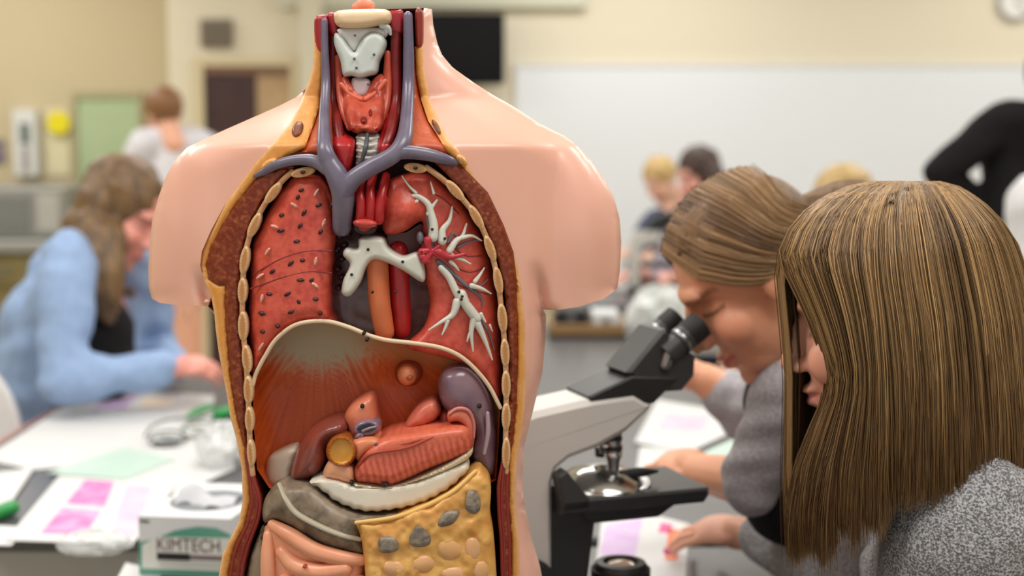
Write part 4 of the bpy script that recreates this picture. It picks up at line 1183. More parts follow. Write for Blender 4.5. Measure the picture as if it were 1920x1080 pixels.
# ================================================================== papers and small things on the benches
PAPER = mat('paper_white', (208, 208, 207), 0.65)
def slab(name, pts, th, m, z=TABLE_Z + 0.001, parent=None, px=True):
    """thin flat sheet lying at height z with corners seen at pts"""
    q = [T(a, b, z) for a, b in pts] if px else pts
    poly = [(a[0], a[1]) for a in q]
    v, f = g_prism(poly, lambda u, v_, w_: np.array([u, v_, w_]), z, z + th, 0)
    return mesh_obj(name, v, f, m, parent, smooth=False)
PINK = mat('print_pink', (214, 116, 176), 0.6, var=(30, (222, 164, 202), 0.9))
PALEPINK = mat('print_pale_pink', (210, 182, 204), 0.6, var=(16, (210, 200, 208), 0.8))
PURP = mat('print_purple', (178, 150, 192), 0.6, var=(40, (214, 198, 222), 0.9))
TANP = mat('print_tan', (222, 202, 176), 0.6, var=(40, (232, 222, 208), 0.9))
MINT = mat('mint_sheet', (180, 204, 192), 0.5, var=(10, (192, 208, 200), .7))
ZT = TABLE_Z
def sheet(pts, label, z, prints=(), m=None, th=0.0015, cat='paper', name='paper_sheet', group='papers on the left bench'):
    o = tag(slab(name, pts, th, m or PAPER, z), label, cat, group)
    for pp, pm in prints:
        slab('print', pp, 0.0004, pm, z + th, o)
    return o
sheet([(-30, 862), (170, 728), (402, 742), (396, 800), (330, 860), (60, 882)], 'large white sheet with purple and tan figures below the seated woman\'s arms', ZT + .001,
      [([(172, 770), (200, 742), (262, 740), (236, 766)], PURP), ([(258, 764), (276, 746), (330, 746), (316, 764)], TANP)])
sheet([(180, 862), (330, 800), (436, 812), (440, 880), (330, 930), (200, 890)], 'white sheet lying left of the torso beneath the goggles', ZT + .003)
sheet([(88, 888), (232, 838), (330, 862), (236, 900), (130, 892)], 'pale mint sheet in the middle of the left bench', ZT + .005, m=MINT)
sheet([(10, 1014), (112, 893), (330, 908), (300, 960), (248, 1022)], 'white page printed with a bright pink tissue picture near the bench edge', ZT + .007,
      [([(76, 1000), (116, 953), (190, 958), (160, 1000)], PINK), ([(124, 944), (160, 900), (214, 904), (196, 950)], PINK), ([(206, 1000), (238, 910), (285, 914), (252, 1005)], PALEPINK)])
sheet([(-60, 962), (-25, 890), (64, 878), (20, 945), (0, 965)], 'white card at the left edge beside the green cap', ZT + .004)
sheet([(-60, 1022), (-30, 985), (60, 990), (20, 1024)], 'white page corner at the bottom left edge of the bench', ZT + .0045)
# goggles
gz = ZT + 0.02
gg = thing('safety_goggles', T(340, 810), 'clear safety goggles with dark rims and green temple ends', 'goggles')
c1, c2 = T(312, 822, gz), T(372, 806, gz)
RIM = mat('goggle_rim', (104, 106, 104), 0.35)
for c_, nm in ((c1, 0), (c2, 1)):
    ring = [c_ + np.array([0.035 * math.cos(t), 0.02 * math.sin(t), 0.012 * math.sin(t)]) for t in np.linspace(0, 2 * math.pi, 18)]
    v, f = g_tube(ring, 0.0022, n=6, smooth_n=2)
    ro = mesh_obj('rim', v, f, RIM, gg)
    v, f = g_ell(c_, (0.034, 0.018, 0.006), n=18, m=8)
    mesh_obj('lens', v, f, mat('goggle_lens', (216, 222, 220), 0.1, trans=0.85), ro)
v, f = g_tube([T(272, 818, gz), T(284, 800, gz + .01), T(318, 786, gz + .012), T(356, 784, gz)], 0.003, n=8)
mesh_obj('temple', v, f, RIM, gg)
v, f = g_tube([T(352, 782, gz), T(372, 770, gz), T(396, 762, gz)], [0.006, 0.012, 0.011], n=10, flat=.6)
mesh_obj('temple_end', v, f, mat('green_plastic', (10, 136, 60), 0.35), gg)
v, f = g_tube([T(290, 830, ZT + .008), T(320, 828, ZT + .009), T(352, 824, ZT + .008)], [0.003, 0.005, 0.003], n=8)
mesh_obj('nose_bridge', v, f, mat('dark_frame', (84, 78, 76), 0.4), gg)
# green bottle cap thing behind the model
gm = thing('marker_pen', T(404, 775), 'green marker pen lying half behind the torso model', 'pen')
v, f = g_tube([T(410, 778, ZT + .016), T(436, 770, ZT + .016)], 0.0145, n=14)
mesh_obj('barrel', v, f, MATS['green_plastic'], gm)
v, f = g_tube([T(436, 770, ZT + .016), T(460, 763, ZT + .016)], 0.0125, n=14)
mesh_obj('cap', v, f, mat('pen_white', (230, 230, 226), 0.4), gm)
gc = thing('marker_pen', T(5, 955), 'green capped grey marker pen cut off by the left picture edge', 'pen')
v, f = g_tube([T(-40, 975, ZT + .014), T(22, 952, ZT + .014)], 0.013, n=14)
mesh_obj('cap', v, f, MATS['green_plastic'], gc)
v, f = g_tube([T(-110, 1000, ZT + .014), T(-42, 976, ZT + .014)], 0.011, n=14)
mesh_obj('barrel', v, f, mat('pen_grey', (120, 120, 120), 0.4), gc)
# crumpled clear bag over the bench edge
def bag(name, c, r, seed, label, m, squash=1.0, amp=0.22):
    v, f = g_ell((0, 0, 0), (1, 1, 1), n=40, m=24)
    a = np.arctan2(v[:, 1], v[:, 0]); z = v[:, 2]
    n = vnoise(a * 3.2 + 20, z * 4 + 20, seed) + .6 * vnoise(a * 8 + 20, z * 9 + 20, seed + 1) + .4 * np.abs(vnoise(a * 15 + 20, z * 17 + 20, seed + 2) - .5)
    v = v * (1 + amp * (n[:, None] - .9)) * np.array(r)
    v[:, 2] = np.maximum(v[:, 2], -r[2] * .7)
    v = v - np.array([0, 0, v[:, 2].min()])
    o = mesh_obj(name, v + np.array(c), f, m, sharp=25)
    return tag(o, label, 'bag')
CLR = mat('clear_film', (226, 228, 228), 0.18, alpha=0.5, coat=.4)
CLR2 = mat('white_film', (226, 228, 226), 0.25, alpha=0.82, coat=.3, var=(18, (190, 200, 192), .6))
bag('plastic_bag', T(176, 1036), (0.055, 0.03, 0.02), 5, 'crumpled clear plastic bag at the front edge of the left bench', CLR)
bag('plastic_bag', T(420, 872), (0.05, 0.07, 0.05), 9, 'clear plastic bag standing behind the tissue box', CLR)
bag('plastic_bag', T(1240, 655), (0.105, 0.1, 0.11), 14, 'white crumpled plastic bag standing behind the microscope eyepieces', CLR2)

# tissue box
bz = ZT + 0.002
bc = T(262, 1078, bz)
ba = math.radians(-7)
U = np.array([math.cos(ba), math.sin(ba), 0]); W = np.array([0.18, 0.983, 0.0]); Zv = np.array([0, 0, 1.0])
BXW, BXD, BXH = 0.135, 0.2, 0.086
def bl(u, w_, z): return bc + U * u + W * w_ + Zv * z
TB = thing('tissue_box', bc, 'white and green printed tissue box beside the torso model', 'tissue box')
v, f = g_box((0, 0, 0), (1, 1, 1))
mesh_obj('carton', np.array([bl(q[0] * BXW, q[1] * BXD, q[2] * BXH) for q in v]), f, mat('carton_white', (212, 214, 215), 0.45), TB, smooth=False)
def facepoly(name, pts, m, off=0.0006, th=0.0004):
    v, f = g_prism(pts, lambda u, z, w_: bl(u * BXW, -off - w_, z * BXH), 0.0, th, 0)
    return mesh_obj(name, v, f, m, TB, smooth=False)
GRN = mat('carton_green', (84, 150, 128), 0.45, var=(12, (104, 164, 142), .6))
facepoly('green_field', [(0.0, 0.02), (1, 0.02), (1, 0.74), (0.85, 0.84), (0.65, 0.86), (0.4, 0.78), (0.18, 0.62), (0, 0.56)], GRN)
facepoly('white_panel', [(0.03, 0.12), (1, 0.12), (1, 0.68), (0.2, 0.66), (0.04, 0.52)], mat('carton_pale', (214, 216, 208), 0.45), off=0.0012)
facepoly('black_bar', [(0.2, 0.28), (0.56, 0.28), (0.56, 0.40), (0.2, 0.40)], mat('carton_black', (24, 22, 24), 0.5), off=0.0018)
facepoly('grey_bar', [(0.56, 0.30), (0.98, 0.30), (0.98, 0.38), (0.56, 0.38)], mat('carton_brown', (120, 104, 104), 0.5), off=0.0018)
facepoly('corner_mark', [(0.02, 0.9), (0.12, 0.89), (0.12, 0.935), (0.02, 0.945)], mat('carton_slate', (90, 96, 116), 0.5), off=0.0008)
for zz in (0.18, 0.24):
    facepoly('fine_print', [(0.22, zz), (0.9, zz), (0.9, zz + .018), (0.22, zz + .018)], mat('carton_print', (176, 178, 172), 0.5), off=0.0018)
def text_mesh(body, size):
    cu = bpy.data.curves.new('txt', 'FONT'); cu.body = body; cu.size = size; cu.extrude = 0.0004; cu.offset = 0.0
    o = bpy.data.objects.new('txt', cu); COL.objects.link(o)
    dg = bpy.context.evaluated_depsgraph_get(); dg.update()
    me = bpy.data.meshes.new_from_object(o.evaluated_get(dg))
    V = np.array([q.co[:] for q in me.vertices]); F = [tuple(p.vertices) for p in me.polygons]
    bpy.data.objects.remove(o, do_unlink=True); bpy.data.curves.remove(cu); bpy.data.meshes.remove(me)
    return V, F
V, F = text_mesh('KIMTECH', 0.0265)
sx = 0.092 / (V[:, 0].max() - V[:, 0].min())
mesh_obj('lettering', np.array([bl(0.026 + q[0] * sx, -0.002 - q[2], 0.0375 + (q[1] - V[:, 1].min())) for q in V]), F, mat('carton_letter', (104, 70, 72), 0.5), TB, smooth=False)
v, f = g_prism([(0.5 + .42 * math.cos(t), 0.48 + .3 * math.sin(t)) for t in np.linspace(0, 2 * math.pi, 24, endpoint=False)], lambda u, w_, z: bl(u * BXW, w_ * BXD, BXH + z), 0.0003, 0.0008, 0)
mesh_obj('opening', v, f, mat('carton_slot', (120, 124, 128), 0.6), TB, smooth=False)
# tissue: a wavy sheet standing out of the slot
tv, tf = [], []
nu, nw = 14, 10
for i in range(nu):
    for j in range(nw):
        u = i / (nu - 1); w_ = j / (nw - 1)
        tv.append(bl((0.2 + .62 * u) * BXW, (0.3 + .3 * w_ + .05 * math.sin(7 * u)) * BXD, BXH + 0.001 + 0.02 * math.sin(math.pi * w_) * (0.6 + .4 * math.sin(5 * u + 1)) + 0.004 * math.sin(11 * u)))
for i in range(nu - 1):
    for j in range(nw - 1):
        a = i * nw + j
        tf.append((a, a + nw, a + nw + 1, a + 1))
mesh_obj('tissue', np.array(tv), tf, mat('tissue_paper', (186, 188, 192), 0.7), TB)
sheet([(214, 1096), (236, 1056), (300, 1072), (300, 1100)], 'white sheet poking out under the front of the tissue box', ZT + .0002, group=None, th=.001)

# papers on the right
sheet([(1112, 1100), (1128, 974), (1208, 962), (1292, 984), (1284, 1100)], 'white page with lilac and orange tissue pictures under the microscope stage', ZT + .001,
      [([(1124, 1040), (1136, 985), (1205, 972), (1190, 1045)], mat('print_lilac', (196, 166, 208), 0.6, var=(20, (212, 192, 216), .8))),
       ([(1246, 1048), (1254, 992), (1274, 994), (1270, 1050)], mat('print_orange', (232, 110, 64), 0.6, var=(30, (240, 150, 110), .8))),
       ([(1234, 998), (1240, 980), (1262, 984), (1256, 1000)], mat('print_magenta', (222, 90, 140), 0.6))], group=None)
sheet([(1190, 830), (1232, 750), (1384, 776), (1372, 812), (1290, 850)], 'white page with faint pink print on the bench behind the microscope', ZT + .004,
      [([(1232, 806), (1250, 776), (1330, 782), (1316, 808)], PALEPINK)], group='papers behind the microscope')
sheet([(1190, 905), (1200, 838), (1330, 850), (1376, 838), (1350, 900)], 'light grey page lying in front of the pink printed page', ZT + .0015, m=mat('paper_grey', (206, 207, 206), 0.6), group='papers behind the microscope')
sheet([(1290, 862), (1380, 822), (1400, 838), (1320, 880)], 'pale green card under the pink printed page', ZT + .003, m=MINT, group='papers behind the microscope')

# wooden tray with dark and pale boxes at the end of the narrow bench
tp = T(1100, 636)
tr = thing('wooden_tray', tp, 'low wooden tray with black rim at the end of the narrow bench', 'tray')
WOOD = mat('tray_wood', (150, 118, 74), 0.5, var=(20, (128, 98, 60), .7), stretch=(.2, 1, 1))
xa, xb = T(1030, 636)[0], T(1176, 636)[0]
ya = tp[1]
box_obj('tray_front', (xa, ya, ZT + .001), (xb, ya + .02, ZT + .045), WOOD, tr, bev=.003)
box_obj('tray_side', (xa, ya + .02, ZT + .001), (xa + .015, ya + .24, ZT + .045), WOOD, tr)
box_obj('tray_side', (xb - .015, ya + .02, ZT + .001), (xb, ya + .24, ZT + .045), WOOD, tr)
box_obj('tray_back', (xa, ya + .24, ZT + .001), (xb, ya + .255, ZT + .045), WOOD, tr)
box_obj('tray_floor', (xa, ya - .004, ZT + .0005), (xb, ya + .255, ZT + .012), mat('tray_black', (26, 26, 26), .5), tr)
o = tag(box_obj('slide_box', (xa + .02, ya + .04, ZT + .013), (xa + .12, ya + .2, ZT + .085), mat('box_black', (28, 28, 30), .45), bev=.004), 'black slide box lying in the wooden tray', 'box')
o2 = tag(box_obj('slide_box', (xa + .135, ya + .04, ZT + .013), (xb - .02, ya + .2, ZT + .075), mat('box_pale', (206, 208, 208), .45), bev=.004), 'pale grey slide box in the wooden tray beside the black one', 'box')
for o_ in (o, o2):
    lo = np.array([min(q[i] for q in o_.bound_box) for i in range(3)]); hi = np.array([max(q[i] for q in o_.bound_box) for i in range(3)])
    box_obj('latch', (float((lo[0] + hi[0]) / 2 - .01), float(lo[1] - .004), float(hi[2] - .03)), (float((lo[0] + hi[0]) / 2 + .01), float(lo[1]), float(hi[2] - .012)), MATS['steel'], o_)

# ================================================================== people
def rot_frame(F, U):
    F = np.array(F, float); F /= np.linalg.norm(F)
    U = np.array(U, float); U -= F * np.dot(F, U); U /= np.linalg.norm(U)
    S = np.cross(F, U)
    return np.column_stack([S, F, U])     # local x, y (forward), z (up)

def head_parts(C, R, s=1.0, ears=True, neck=True):
    L = lambda p: C + R @ (np.array(p, float) * s)
    E = lambda c, r: g_ell(L(c), np.array(r) * s, R, n=24, m=16)
    ps = [E((0, -.015, .035), (.073, .094, .085)), E((0, .028, -.03), (.059, .062, .085)), E((0, .043, -.075), (.043, .045, .035)), E((0, .076, -.098), (.017, .016, .016)),
          limb(L((0, .088, .016)), L((0, .108, -.024)), .008 * s, .0105 * s), E((.010, .098, -.029), (.009, .011, .008)), E((-.010, .098, -.029), (.009, .011, .008)),
          E((0, .072, .032), (.048, .017, .016)), E((0, .090, -.0555), (.020, .012, .006)), E((0, .088, -.068), (.018, .012, .007)), E((.037, .056, -.025), (.025, .03, .028)), E((-.037, .056, -.025), (.025, .03, .028))]
    if ears:
        ps += [E((.074, -.008, -.01), (.008, .017, .029)), E((-.074, -.008, -.01), (.008, .017, .029))]
    if neck:
        ps += [limb(L((0, -.02, -.05)), L((0, -.045, -.16)), .05 * s, .052 * s)]
    return ps

def face_finish(V, N, C, R, s=1.0, skin=(226, 170, 142), lid=(90, 60, 46), brow=(112, 78, 52), lip=(196, 104, 98)):
    """press in the eye sockets and mouth line, colour lips, brows and lashes (all in head coordinates)"""
    q = (V - C) @ R / s
    n = N @ R
    def g(c, sg): return np.exp(-np.sum(((q - np.array(c)) / np.array(sg)) ** 2, 1))
    front = sstep(0.03, 0.06, q[:, 1])
    dsp = np.zeros(len(V))
    for sx_ in (1, -1):
        dsp -= .009 * g((sx_ * .031, .085, .014), (.017, .03, .012))
        dsp += .0055 * g((sx_ * .031, .082, .008), (.012, .03, .008))
        dsp -= .003 * g((sx_ * .008, .105, -.036), (.004, .02, .004))
    dsp -= .0035 * g((0, .098, -.0615), (.02, .03, .0028))
    V2 = V + N * (dsp * s)[:, None]
    col = np.tile(np.array(lin(skin)), (len(V), 1))
    def paint(c, w_):
        nonlocal col
        w_ = np.clip(w_ * front, 0, 1)[:, None]
        col = col * (1 - w_) + np.array(lin(c)) * w_
    ch = g((.045, .06, -.03), (.025, .05, .025)) + g((-.045, .06, -.03), (.025, .05, .025))
    paint((222, 140, 118), .5 * ch)
    paint(lip, 1.1 * (np.exp(-((q[:, 2] + .0615) / .0095) ** 2) * np.exp(-(q[:, 0] / .02) ** 4)) * (q[:, 1] > .07))
    for sx_ in (1, -1):
        ax_ = np.abs(q[:, 0] * sx_ - .032)
        bz_ = .031 - .0000 - 6.0 * (q[:, 0] * sx_ - .036) ** 2
        paint(brow, .9 * np.exp(-((q[:, 2] - bz_) / .0045) ** 2) * (ax_ < .021) * (q[:, 0] * sx_ > 0))
        lz = .0035 + 5.0 * (q[:, 0] * sx_ - .031) ** 2
        paint(lid, .95 * np.exp(-((q[:, 2] - lz) / .0026) ** 2) * (ax_ < .016) * (q[:, 0] * sx_ > 0))
        paint((176, 116, 96), .6 * g((sx_ * .031, .085, .017), (.015, .05, .006)))
    return V2, col

def hand_parts(W, D, Up, s=1.0, curl=0.35, side=1, spread=0.12, curls=None):
    """W wrist, D direction of the fingers, Up back of the hand; five separate fingers"""
    X, D, Up = frame_from(D, Up)
    X = X * side
    L = lambda x, y, z: W + s * (X * x + D * y + Up * z)
    ps = [limb(L(0, -.01, 0), L(0, .03, 0), .024 * s, .027 * s)]
    R = np.column_stack([X, D, Up])
    ps.append(g_ell(L(0.002, .052, 0), np.array([.041, .046, .0155]) * s, R))
    tips = []
    for k, (x, y, ln, r) in enumerate(((.030, .084, .072, .0086), (.011, .090, .080, .0088), (-.009, .086, .074, .0085), (-.028, .076, .058, .0078))):
        c = curls[k] if curls else curl
        ang = -0.05; p = L(x, y - .02, 0)
        out = spread * (x / .03)
        for j, fr in enumerate((0.46, 0.31, 0.23)):
            ang -= c * (0.8 if j == 0 else 1.0)
            d = math.cos(ang) * (D * math.cos(out) + X * math.sin(out)) + math.sin(ang) * Up
            e = p + d * (ln * fr + (.02 if j == 0 else 0)) * s
            ps.append(limb(p, e, r * s * (1 - .08 * j), r * s * (.92 - .1 * j), n=10))
            p = e
        tips.append((p, d))
    p = L(.026, .014, -.006)
    for j, ln in enumerate((.042, .032, .026)):
        a = 0.75 - .22 * j
        d = D * math.cos(a) + X * math.sin(a) - Up * (.25 + .2 * j)
        d /= np.linalg.norm(d)
        e = p + d * ln * s
        ps.append(limb(p, e, (.0125 - .0015 * j) * s, (.0115 - .0017 * j) * s, n=10))
        p = e
    tips.append((p, d))
    return ps, tips

SKIN_P = mat('person_skin', (226, 170, 142), 0.45, attr=True, sub=0.15, var=(60, (220, 156, 130), 0.25))
def chain(pts, radii):
    return g_tube(np.array(pts), radii, n=16, smooth_n=5)
def solid_cols(n, c): return np.tile(np.array(lin(c)), (n, 1))
def cloth_mat(name, c, c2=None, scale=200, amt=.5, rough=.85, bump=(260, .35)):
    return mat(name, c, rough, var=(scale, c2 or c, amt), bump=bump, spec=.2)

def person(name, loc, label, body_parts, voxel, C=None, R=None, s=1.0, skin=(226, 170, 142), group=None, smooth=3, **kw):
    V, N, F = blob(body_parts, voxel, smooth)
    if C is not None:
        V, col = face_finish(V, N, C, R, s, skin=skin, **kw)
    else:
        col = solid_cols(len(V), skin)
    o = mesh_obj('person', V, F, SKIN_P, cols=col)
    return tag(o, label, 'person', group)

def child_blob(name, parts, voxel, m, parent, smooth=4, disp=None):
    V, N, F = blob(parts, voxel, smooth)
    if disp is not None:
        V = V + N * disp(V)[:, None]
    return mesh_obj(name, V, F, m, parent)

def folds(amp, sc, seed):
    def f(V):
        return amp * (vnoise(V[:, 0] * sc + V[:, 1] * sc * .6 + 31, V[:, 2] * sc * 1.6 + V[:, 1] * sc * .5 + 31, seed) - .5) * 2
    return f

HAIRM = mat('hair_strands', (120, 88, 52), 0.42, attr=True, spec=0.45)
def shell_mat(name, c, c2):
    return mat(name, c, 0.5, var=(120, c2, .8), bump=(200, .6), stretch=(1, 1, .12), spec=.35)

# ------------------------------------------------------------------ student at the eyepieces
S1 = 0.97
pit = math.radians(40)
yw = math.radians(5)
F1 = np.array([-math.cos(yw) * math.cos(pit), -math.sin(yw) * math.cos(pit), -math.sin(pit)])
R1 = rot_frame(F1, (0, 0.0, 1.0))
eye_mid = mloc(0.102, 0.064, 0) + ax * 0.066
H1 = eye_mid - R1 @ (np.array([0, .089, .008]) * S1)
sh = P(1492, 740, 1.74); el = P(1408, 905, 1.78); wr = P(1312, 885, 1.90); hd_ = P(1248, 845, 2.0)
nk = H1 + R1 @ np.array([0, -.045, -.15]) * S1
ch = P(1585, 820, 1.88); pv = P(1760, 1150, 2.06)
fs = P(1560, 700, 2.02); fe = P(1400, 770, 2.14); fw = P(1322, 712, 2.14)
bp1 = head_parts(H1, R1, S1)
bp1 += [limb(nk, ch, .05, .1), limb(ch, pv, .11, .13), limb(nk, sh, .05, .05), chain([sh, el], [.042, .034]), chain([el, wr], [.034, .025]), limb(nk, fs, .05, .05), chain([fs, fe], [.045, .038]), chain([fe, fw], [.036, .026])]
for k in (-1, 1):
    kn = pv + np.array([.02, .09 * k, -.42]); an = kn + np.array([.02, 0, -.40])
    bp1 += [limb(pv + np.array([0, .07 * k, 0]), kn, .085, .055), limb(kn, np.array([an[0], an[1], .08]), .055, .04), limb(np.array([an[0], an[1], .04]), np.array([an[0] - .16, an[1], .03]), .035, .028)]
hp, tips1 = hand_parts(wr, hd_ - wr, (-.3, .2, 1), 0.92, curl=.4, side=-1)
bp1 += hp
hp2, _ = hand_parts(fw, P(1262, 690, 2.15) - fw, (0, 0, 1), 0.92, curl=.5, side=1)
bp1 += hp2
g1 = person('person', None, 'young person bending to the microscope eyepieces in grey sleeves and a black vest', bp1, .0032, H1, R1, S1, skin=(222, 158, 124), smooth=4, brow=(140, 100, 70))
SWG = cloth_mat('sleeve_grey', (150, 146, 150), (176, 172, 176), 220, .7)
child_blob('sleeve', [chain([sh + (nk - sh) * .2, sh, (sh + el) / 2, el + (sh - el) * .03], [.05, .056, .047, .042]), limb(el, el + (wr - el) * .06, .042, .038)], .005, SWG, g1, disp=folds(.004, 30, 3))
child_blob('sleeve', [chain([fs + (nk - fs) * .2, fs, fe], [.055, .06, .05]), limb(fe, fe + (fw - fe) * .5, .048, .04)], .006, SWG, g1, disp=folds(.004, 30, 4))
BLKC = cloth_mat('black_cloth', (24, 23, 25), (34, 32, 34), 200, .6)
child_blob('vest', [limb(nk + (ch - nk) * .35, ch, .085, .125), limb(ch, pv, .125, .15), limb(sh + (ch - sh) * .15, fs + (ch - fs) * .15, .06, .06), limb(P(1470, 760, 1.80), P(1490, 930, 1.84), .055, .07), limb(pv, pv + np.array([.02, 0, -.1]), .15, .15)], .008, BLKC, g1, disp=folds(.006, 22, 5))
child_blob('trousers', [q for k in (-1, 1) for q in (limb(pv + np.array([0, .07 * k, -.05]), pv + np.array([.02, .09 * k, -.42]), .1, .07), limb(pv + np.array([.02, .09 * k, -.42]), np.array([pv[0] + .04, pv[1] + .09 * k, .07]), .07, .055))], .01, cloth_mat('denim', (52, 58, 78)), g1)
for k in (-1, 1):
    child_blob('shoe', [limb(np.array([pv[0] + .06, pv[1] + .09 * k, .05]), np.array([pv[0] - .13, pv[1] + .09 * k, .045]), .048, .04)], .01, BLKC, g1)
# hair swept back from the forehead into a tied tail
def head_pt(C, R, s, d, infl=1.0):
    """point on the skull in direction d (head coordinates), inflated"""
    r = np.array([.0755, .0965, .0885]) * infl
    d = d / np.linalg.norm(d, axis=-1, keepdims=True)
    k = 1.0 / np.sqrt(np.sum((d / r) ** 2, -1, keepdims=True))
    return C + ((np.array([0, -.015, .035]) + d * k) * s) @ R.T
def swept_hair(C, R, s, n, seed, tail_local, cols, infl=1.07):
    r = np.random.default_rng(seed)
    K = 14
    # roots along a middle part from forehead to crown; each half is drawn back round the side to the tie
    up_ = r.random(n) ** .85
    sg = np.where(r.random(n) < .6, -1.0, 1.0)
    back = up_
    th = sg * (1 - up_)
    f_ = np.array([0, .80, .60]); b_ = np.array([0, -.72, .70])
    root = f_ * (1 - up_)[:, None] + b_ * up_[:, None]
    root[:, 0] += sg * .03
    tail = np.stack([sg * .10, -np.ones(n), -.42 + 0 * sg], 1)
    t = np.linspace(0, 1, K)
    P_ = np.empty((n, K, 3))
    for k in range(K):
        u = t[k]
        sn_ = math.sin(math.pi * u ** .72)
        d = root * (1 - u) + tail * u
        d[:, 0] += sg * sn_ * (1.0 - .35 * up_)
        d[:, 2] -= sn_ * .72 * (1 - up_) ** 1.4
        P_[:, k] = head_pt(C, R, s, d, infl)
    jit = r.normal(0, .0011, (n, 1, 3)) + r.normal(0, .0004, (n, K, 3)).cumsum(1) * .6
    lift = np.abs(r.normal(0, .0022, (n, 1, 1)))
    ctr = C + (np.array([0, -.015, .035]) * s) @ R.T
    nrm = P_ - ctr; nrm /= np.linalg.norm(nrm, axis=2)[..., None]
    P_ = P_ + jit + nrm * lift
    clump = vnoise(th * 26 + 40, back * 3 + 10, seed)
    cc = np.clip(clump * 1.1 - .05 + r.normal(0, .16, n), 0, 1)[:, None]
    c = np.array(lin(cols[0])) * (1 - cc) + np.array(lin(cols[1])) * cc
    return P_, c
def skull_shell(name, C, R, s, m, parent, infl=1.06, cut=None):
    v, f = g_ell((0, 0, 0), (1, 1, 1), n=64, m=48)
    q = v.copy()
    W_ = head_pt(C, R, s, q, infl)
    keep = cut(q)
    ff = [x for x in f if all(keep[i] for i in x)]
    used = sorted({i for x in ff for i in x}); mp = {o_: i for i, o_ in enumerate(used)}
    V1 = W_[used]; inner = head_pt(C, R, s, q, infl - .05)[used]
    F1_ = [tuple(mp[i] for i in x) for x in ff]
    n = len(used)
    E = {}
    for x in F1_:
        for i in range(len(x)): E[(x[i], x[(i + 1) % len(x)])] = 1
    F2 = F1_ + [tuple(n + i for i in reversed(x)) for x in F1_] + [(b, a, n + a, n + b) for (a, b) in E if (b, a) not in E]
    return mesh_obj(name, np.vstack([V1, inner]), F2, m, parent)
hairline = lambda q: (q[:, 2] / np.maximum(np.hypot(q[:, 0], q[:, 1]), .05) > .80 - 2.35 * np.abs(np.arctan2(np.abs(q[:, 0]), q[:, 1]) / 1.7) ** 1.9) & (q[:, 2] > -.8)
cols1 = ((92, 66, 40), (178, 142, 100))
hair1 = skull_shell('hair', H1, R1, S1, shell_mat('hair_shell_a', (116, 86, 54), (88, 64, 40)), g1, 1.045, hairline)
Pa, ca = swept_hair(H1, R1, S1, 6000, 5, (0.15, -1.0, -.25), cols1, 1.065)
Vh, Qh, Ch = strands(Pa, RNG.uniform(.0004, .0007, len(Pa)), ca)
fast_mesh('hair_strands', Vh, Qh, HAIRM, hair1, Ch)
tl = H1 + R1 @ (np.array([.015, -.12, .005]) * S1)
child_blob('hair_tail', [chain([tl, tl + np.array([.06, .0, .0]), tl + np.array([.12, 0.02, -.10]), tl + np.array([.13, .02, -.24])], [.03, .036, .03, .012])], .005, MATS['hair_shell_a'], hair1, disp=folds(.003, 60, 6))

# ------------------------------------------------------------------ student in front with long straight hair
Y2 = 1.40
H2 = P(1662, 604, Y2)
F2_ = np.array([-0.93, 0.26, -0.22])
R2 = rot_frame(F2_, (-0.15, 0.05, 1.0))
S2 = 0.94
nk2 = H2 + R2 @ np.array([0, -.05, -.17]) * S2
shn = P(1812, 1010, 1.34); shf = P(1700, 960, 1.62); ch2 = P(1840, 1120, 1.47); pv2 = P(1930, 1560, 1.50)
eln = P(1700, 1290, 1.42)
wrn = P(1560, 1240, 1.60)
elf = P(1600, 1095, 1.78); wrf = P(1412, 1004, 1.97); tipf = P(1300, 985, 2.02)
bp2 = head_parts(H2, R2, S2) + [limb(nk2, ch2, .05, .1), limb(ch2, pv2, .11, .13), limb(nk2, shn, .05, .05), limb(nk2, shf, .05, .05), chain([shf, elf], [.045, .04]), chain([elf, wrf], [.038, .026]), chain([shn, eln], [.046, .04]), chain([eln, wrn], [.038, .027])]
for k in (-1, 1):
    kn = pv2 + np.array([.02, .09 * k, -.40])
    bp2 += [limb(pv2 + np.array([0, .07 * k, 0]), kn, .085, .055), limb(kn, np.array([kn[0] + .03, kn[1], .08]), .055, .04), limb(np.array([kn[0] + .03, kn[1], .04]), np.array([kn[0] - .13, kn[1], .03]), .035, .028)]
hpf, tipsf = hand_parts(wrf, tipf - wrf, (.05, -.35, 1), .92, side=1, curls=(.5, .42, .36, .3), spread=.16)
bp2 += hpf
hpn, _ = hand_parts(wrn, np.array([-.7, .5, -.1]), (0, 0, 1), .92, side=-1)
bp2 += hpn
g2 = person('person', None, 'person in heather grey sweater in front whose long straight brown hair hides the face', bp2, .0034, H2, R2, S2, skin=(230, 172, 146), smooth=4)
NAIL = mat('nail_pink', (226, 70, 140), 0.25)
for (tp_, d_) in tipsf:
    s_, dd, uu = frame_from(d_)
    v, f = g_ell(tp_ + uu * .0045 + dd * .002, np.array([.0055, .008, .0028]) * 1.0, np.column_stack([s_, dd, uu]), n=12, m=8)
    mesh_obj('nail', v, f, NAIL, g2)
HEA = mat('sweater_heather', (112, 110, 112), 0.9, var=(420, (196, 194, 196), 0.95), bump=(420, 1.0), spec=.15)
HEAD_ = mat('sweater_heather_dense', (112, 110, 112), 0.9, var=(420, (196, 194, 196), 0.95), bump=(420, 1.0), spec=.15)
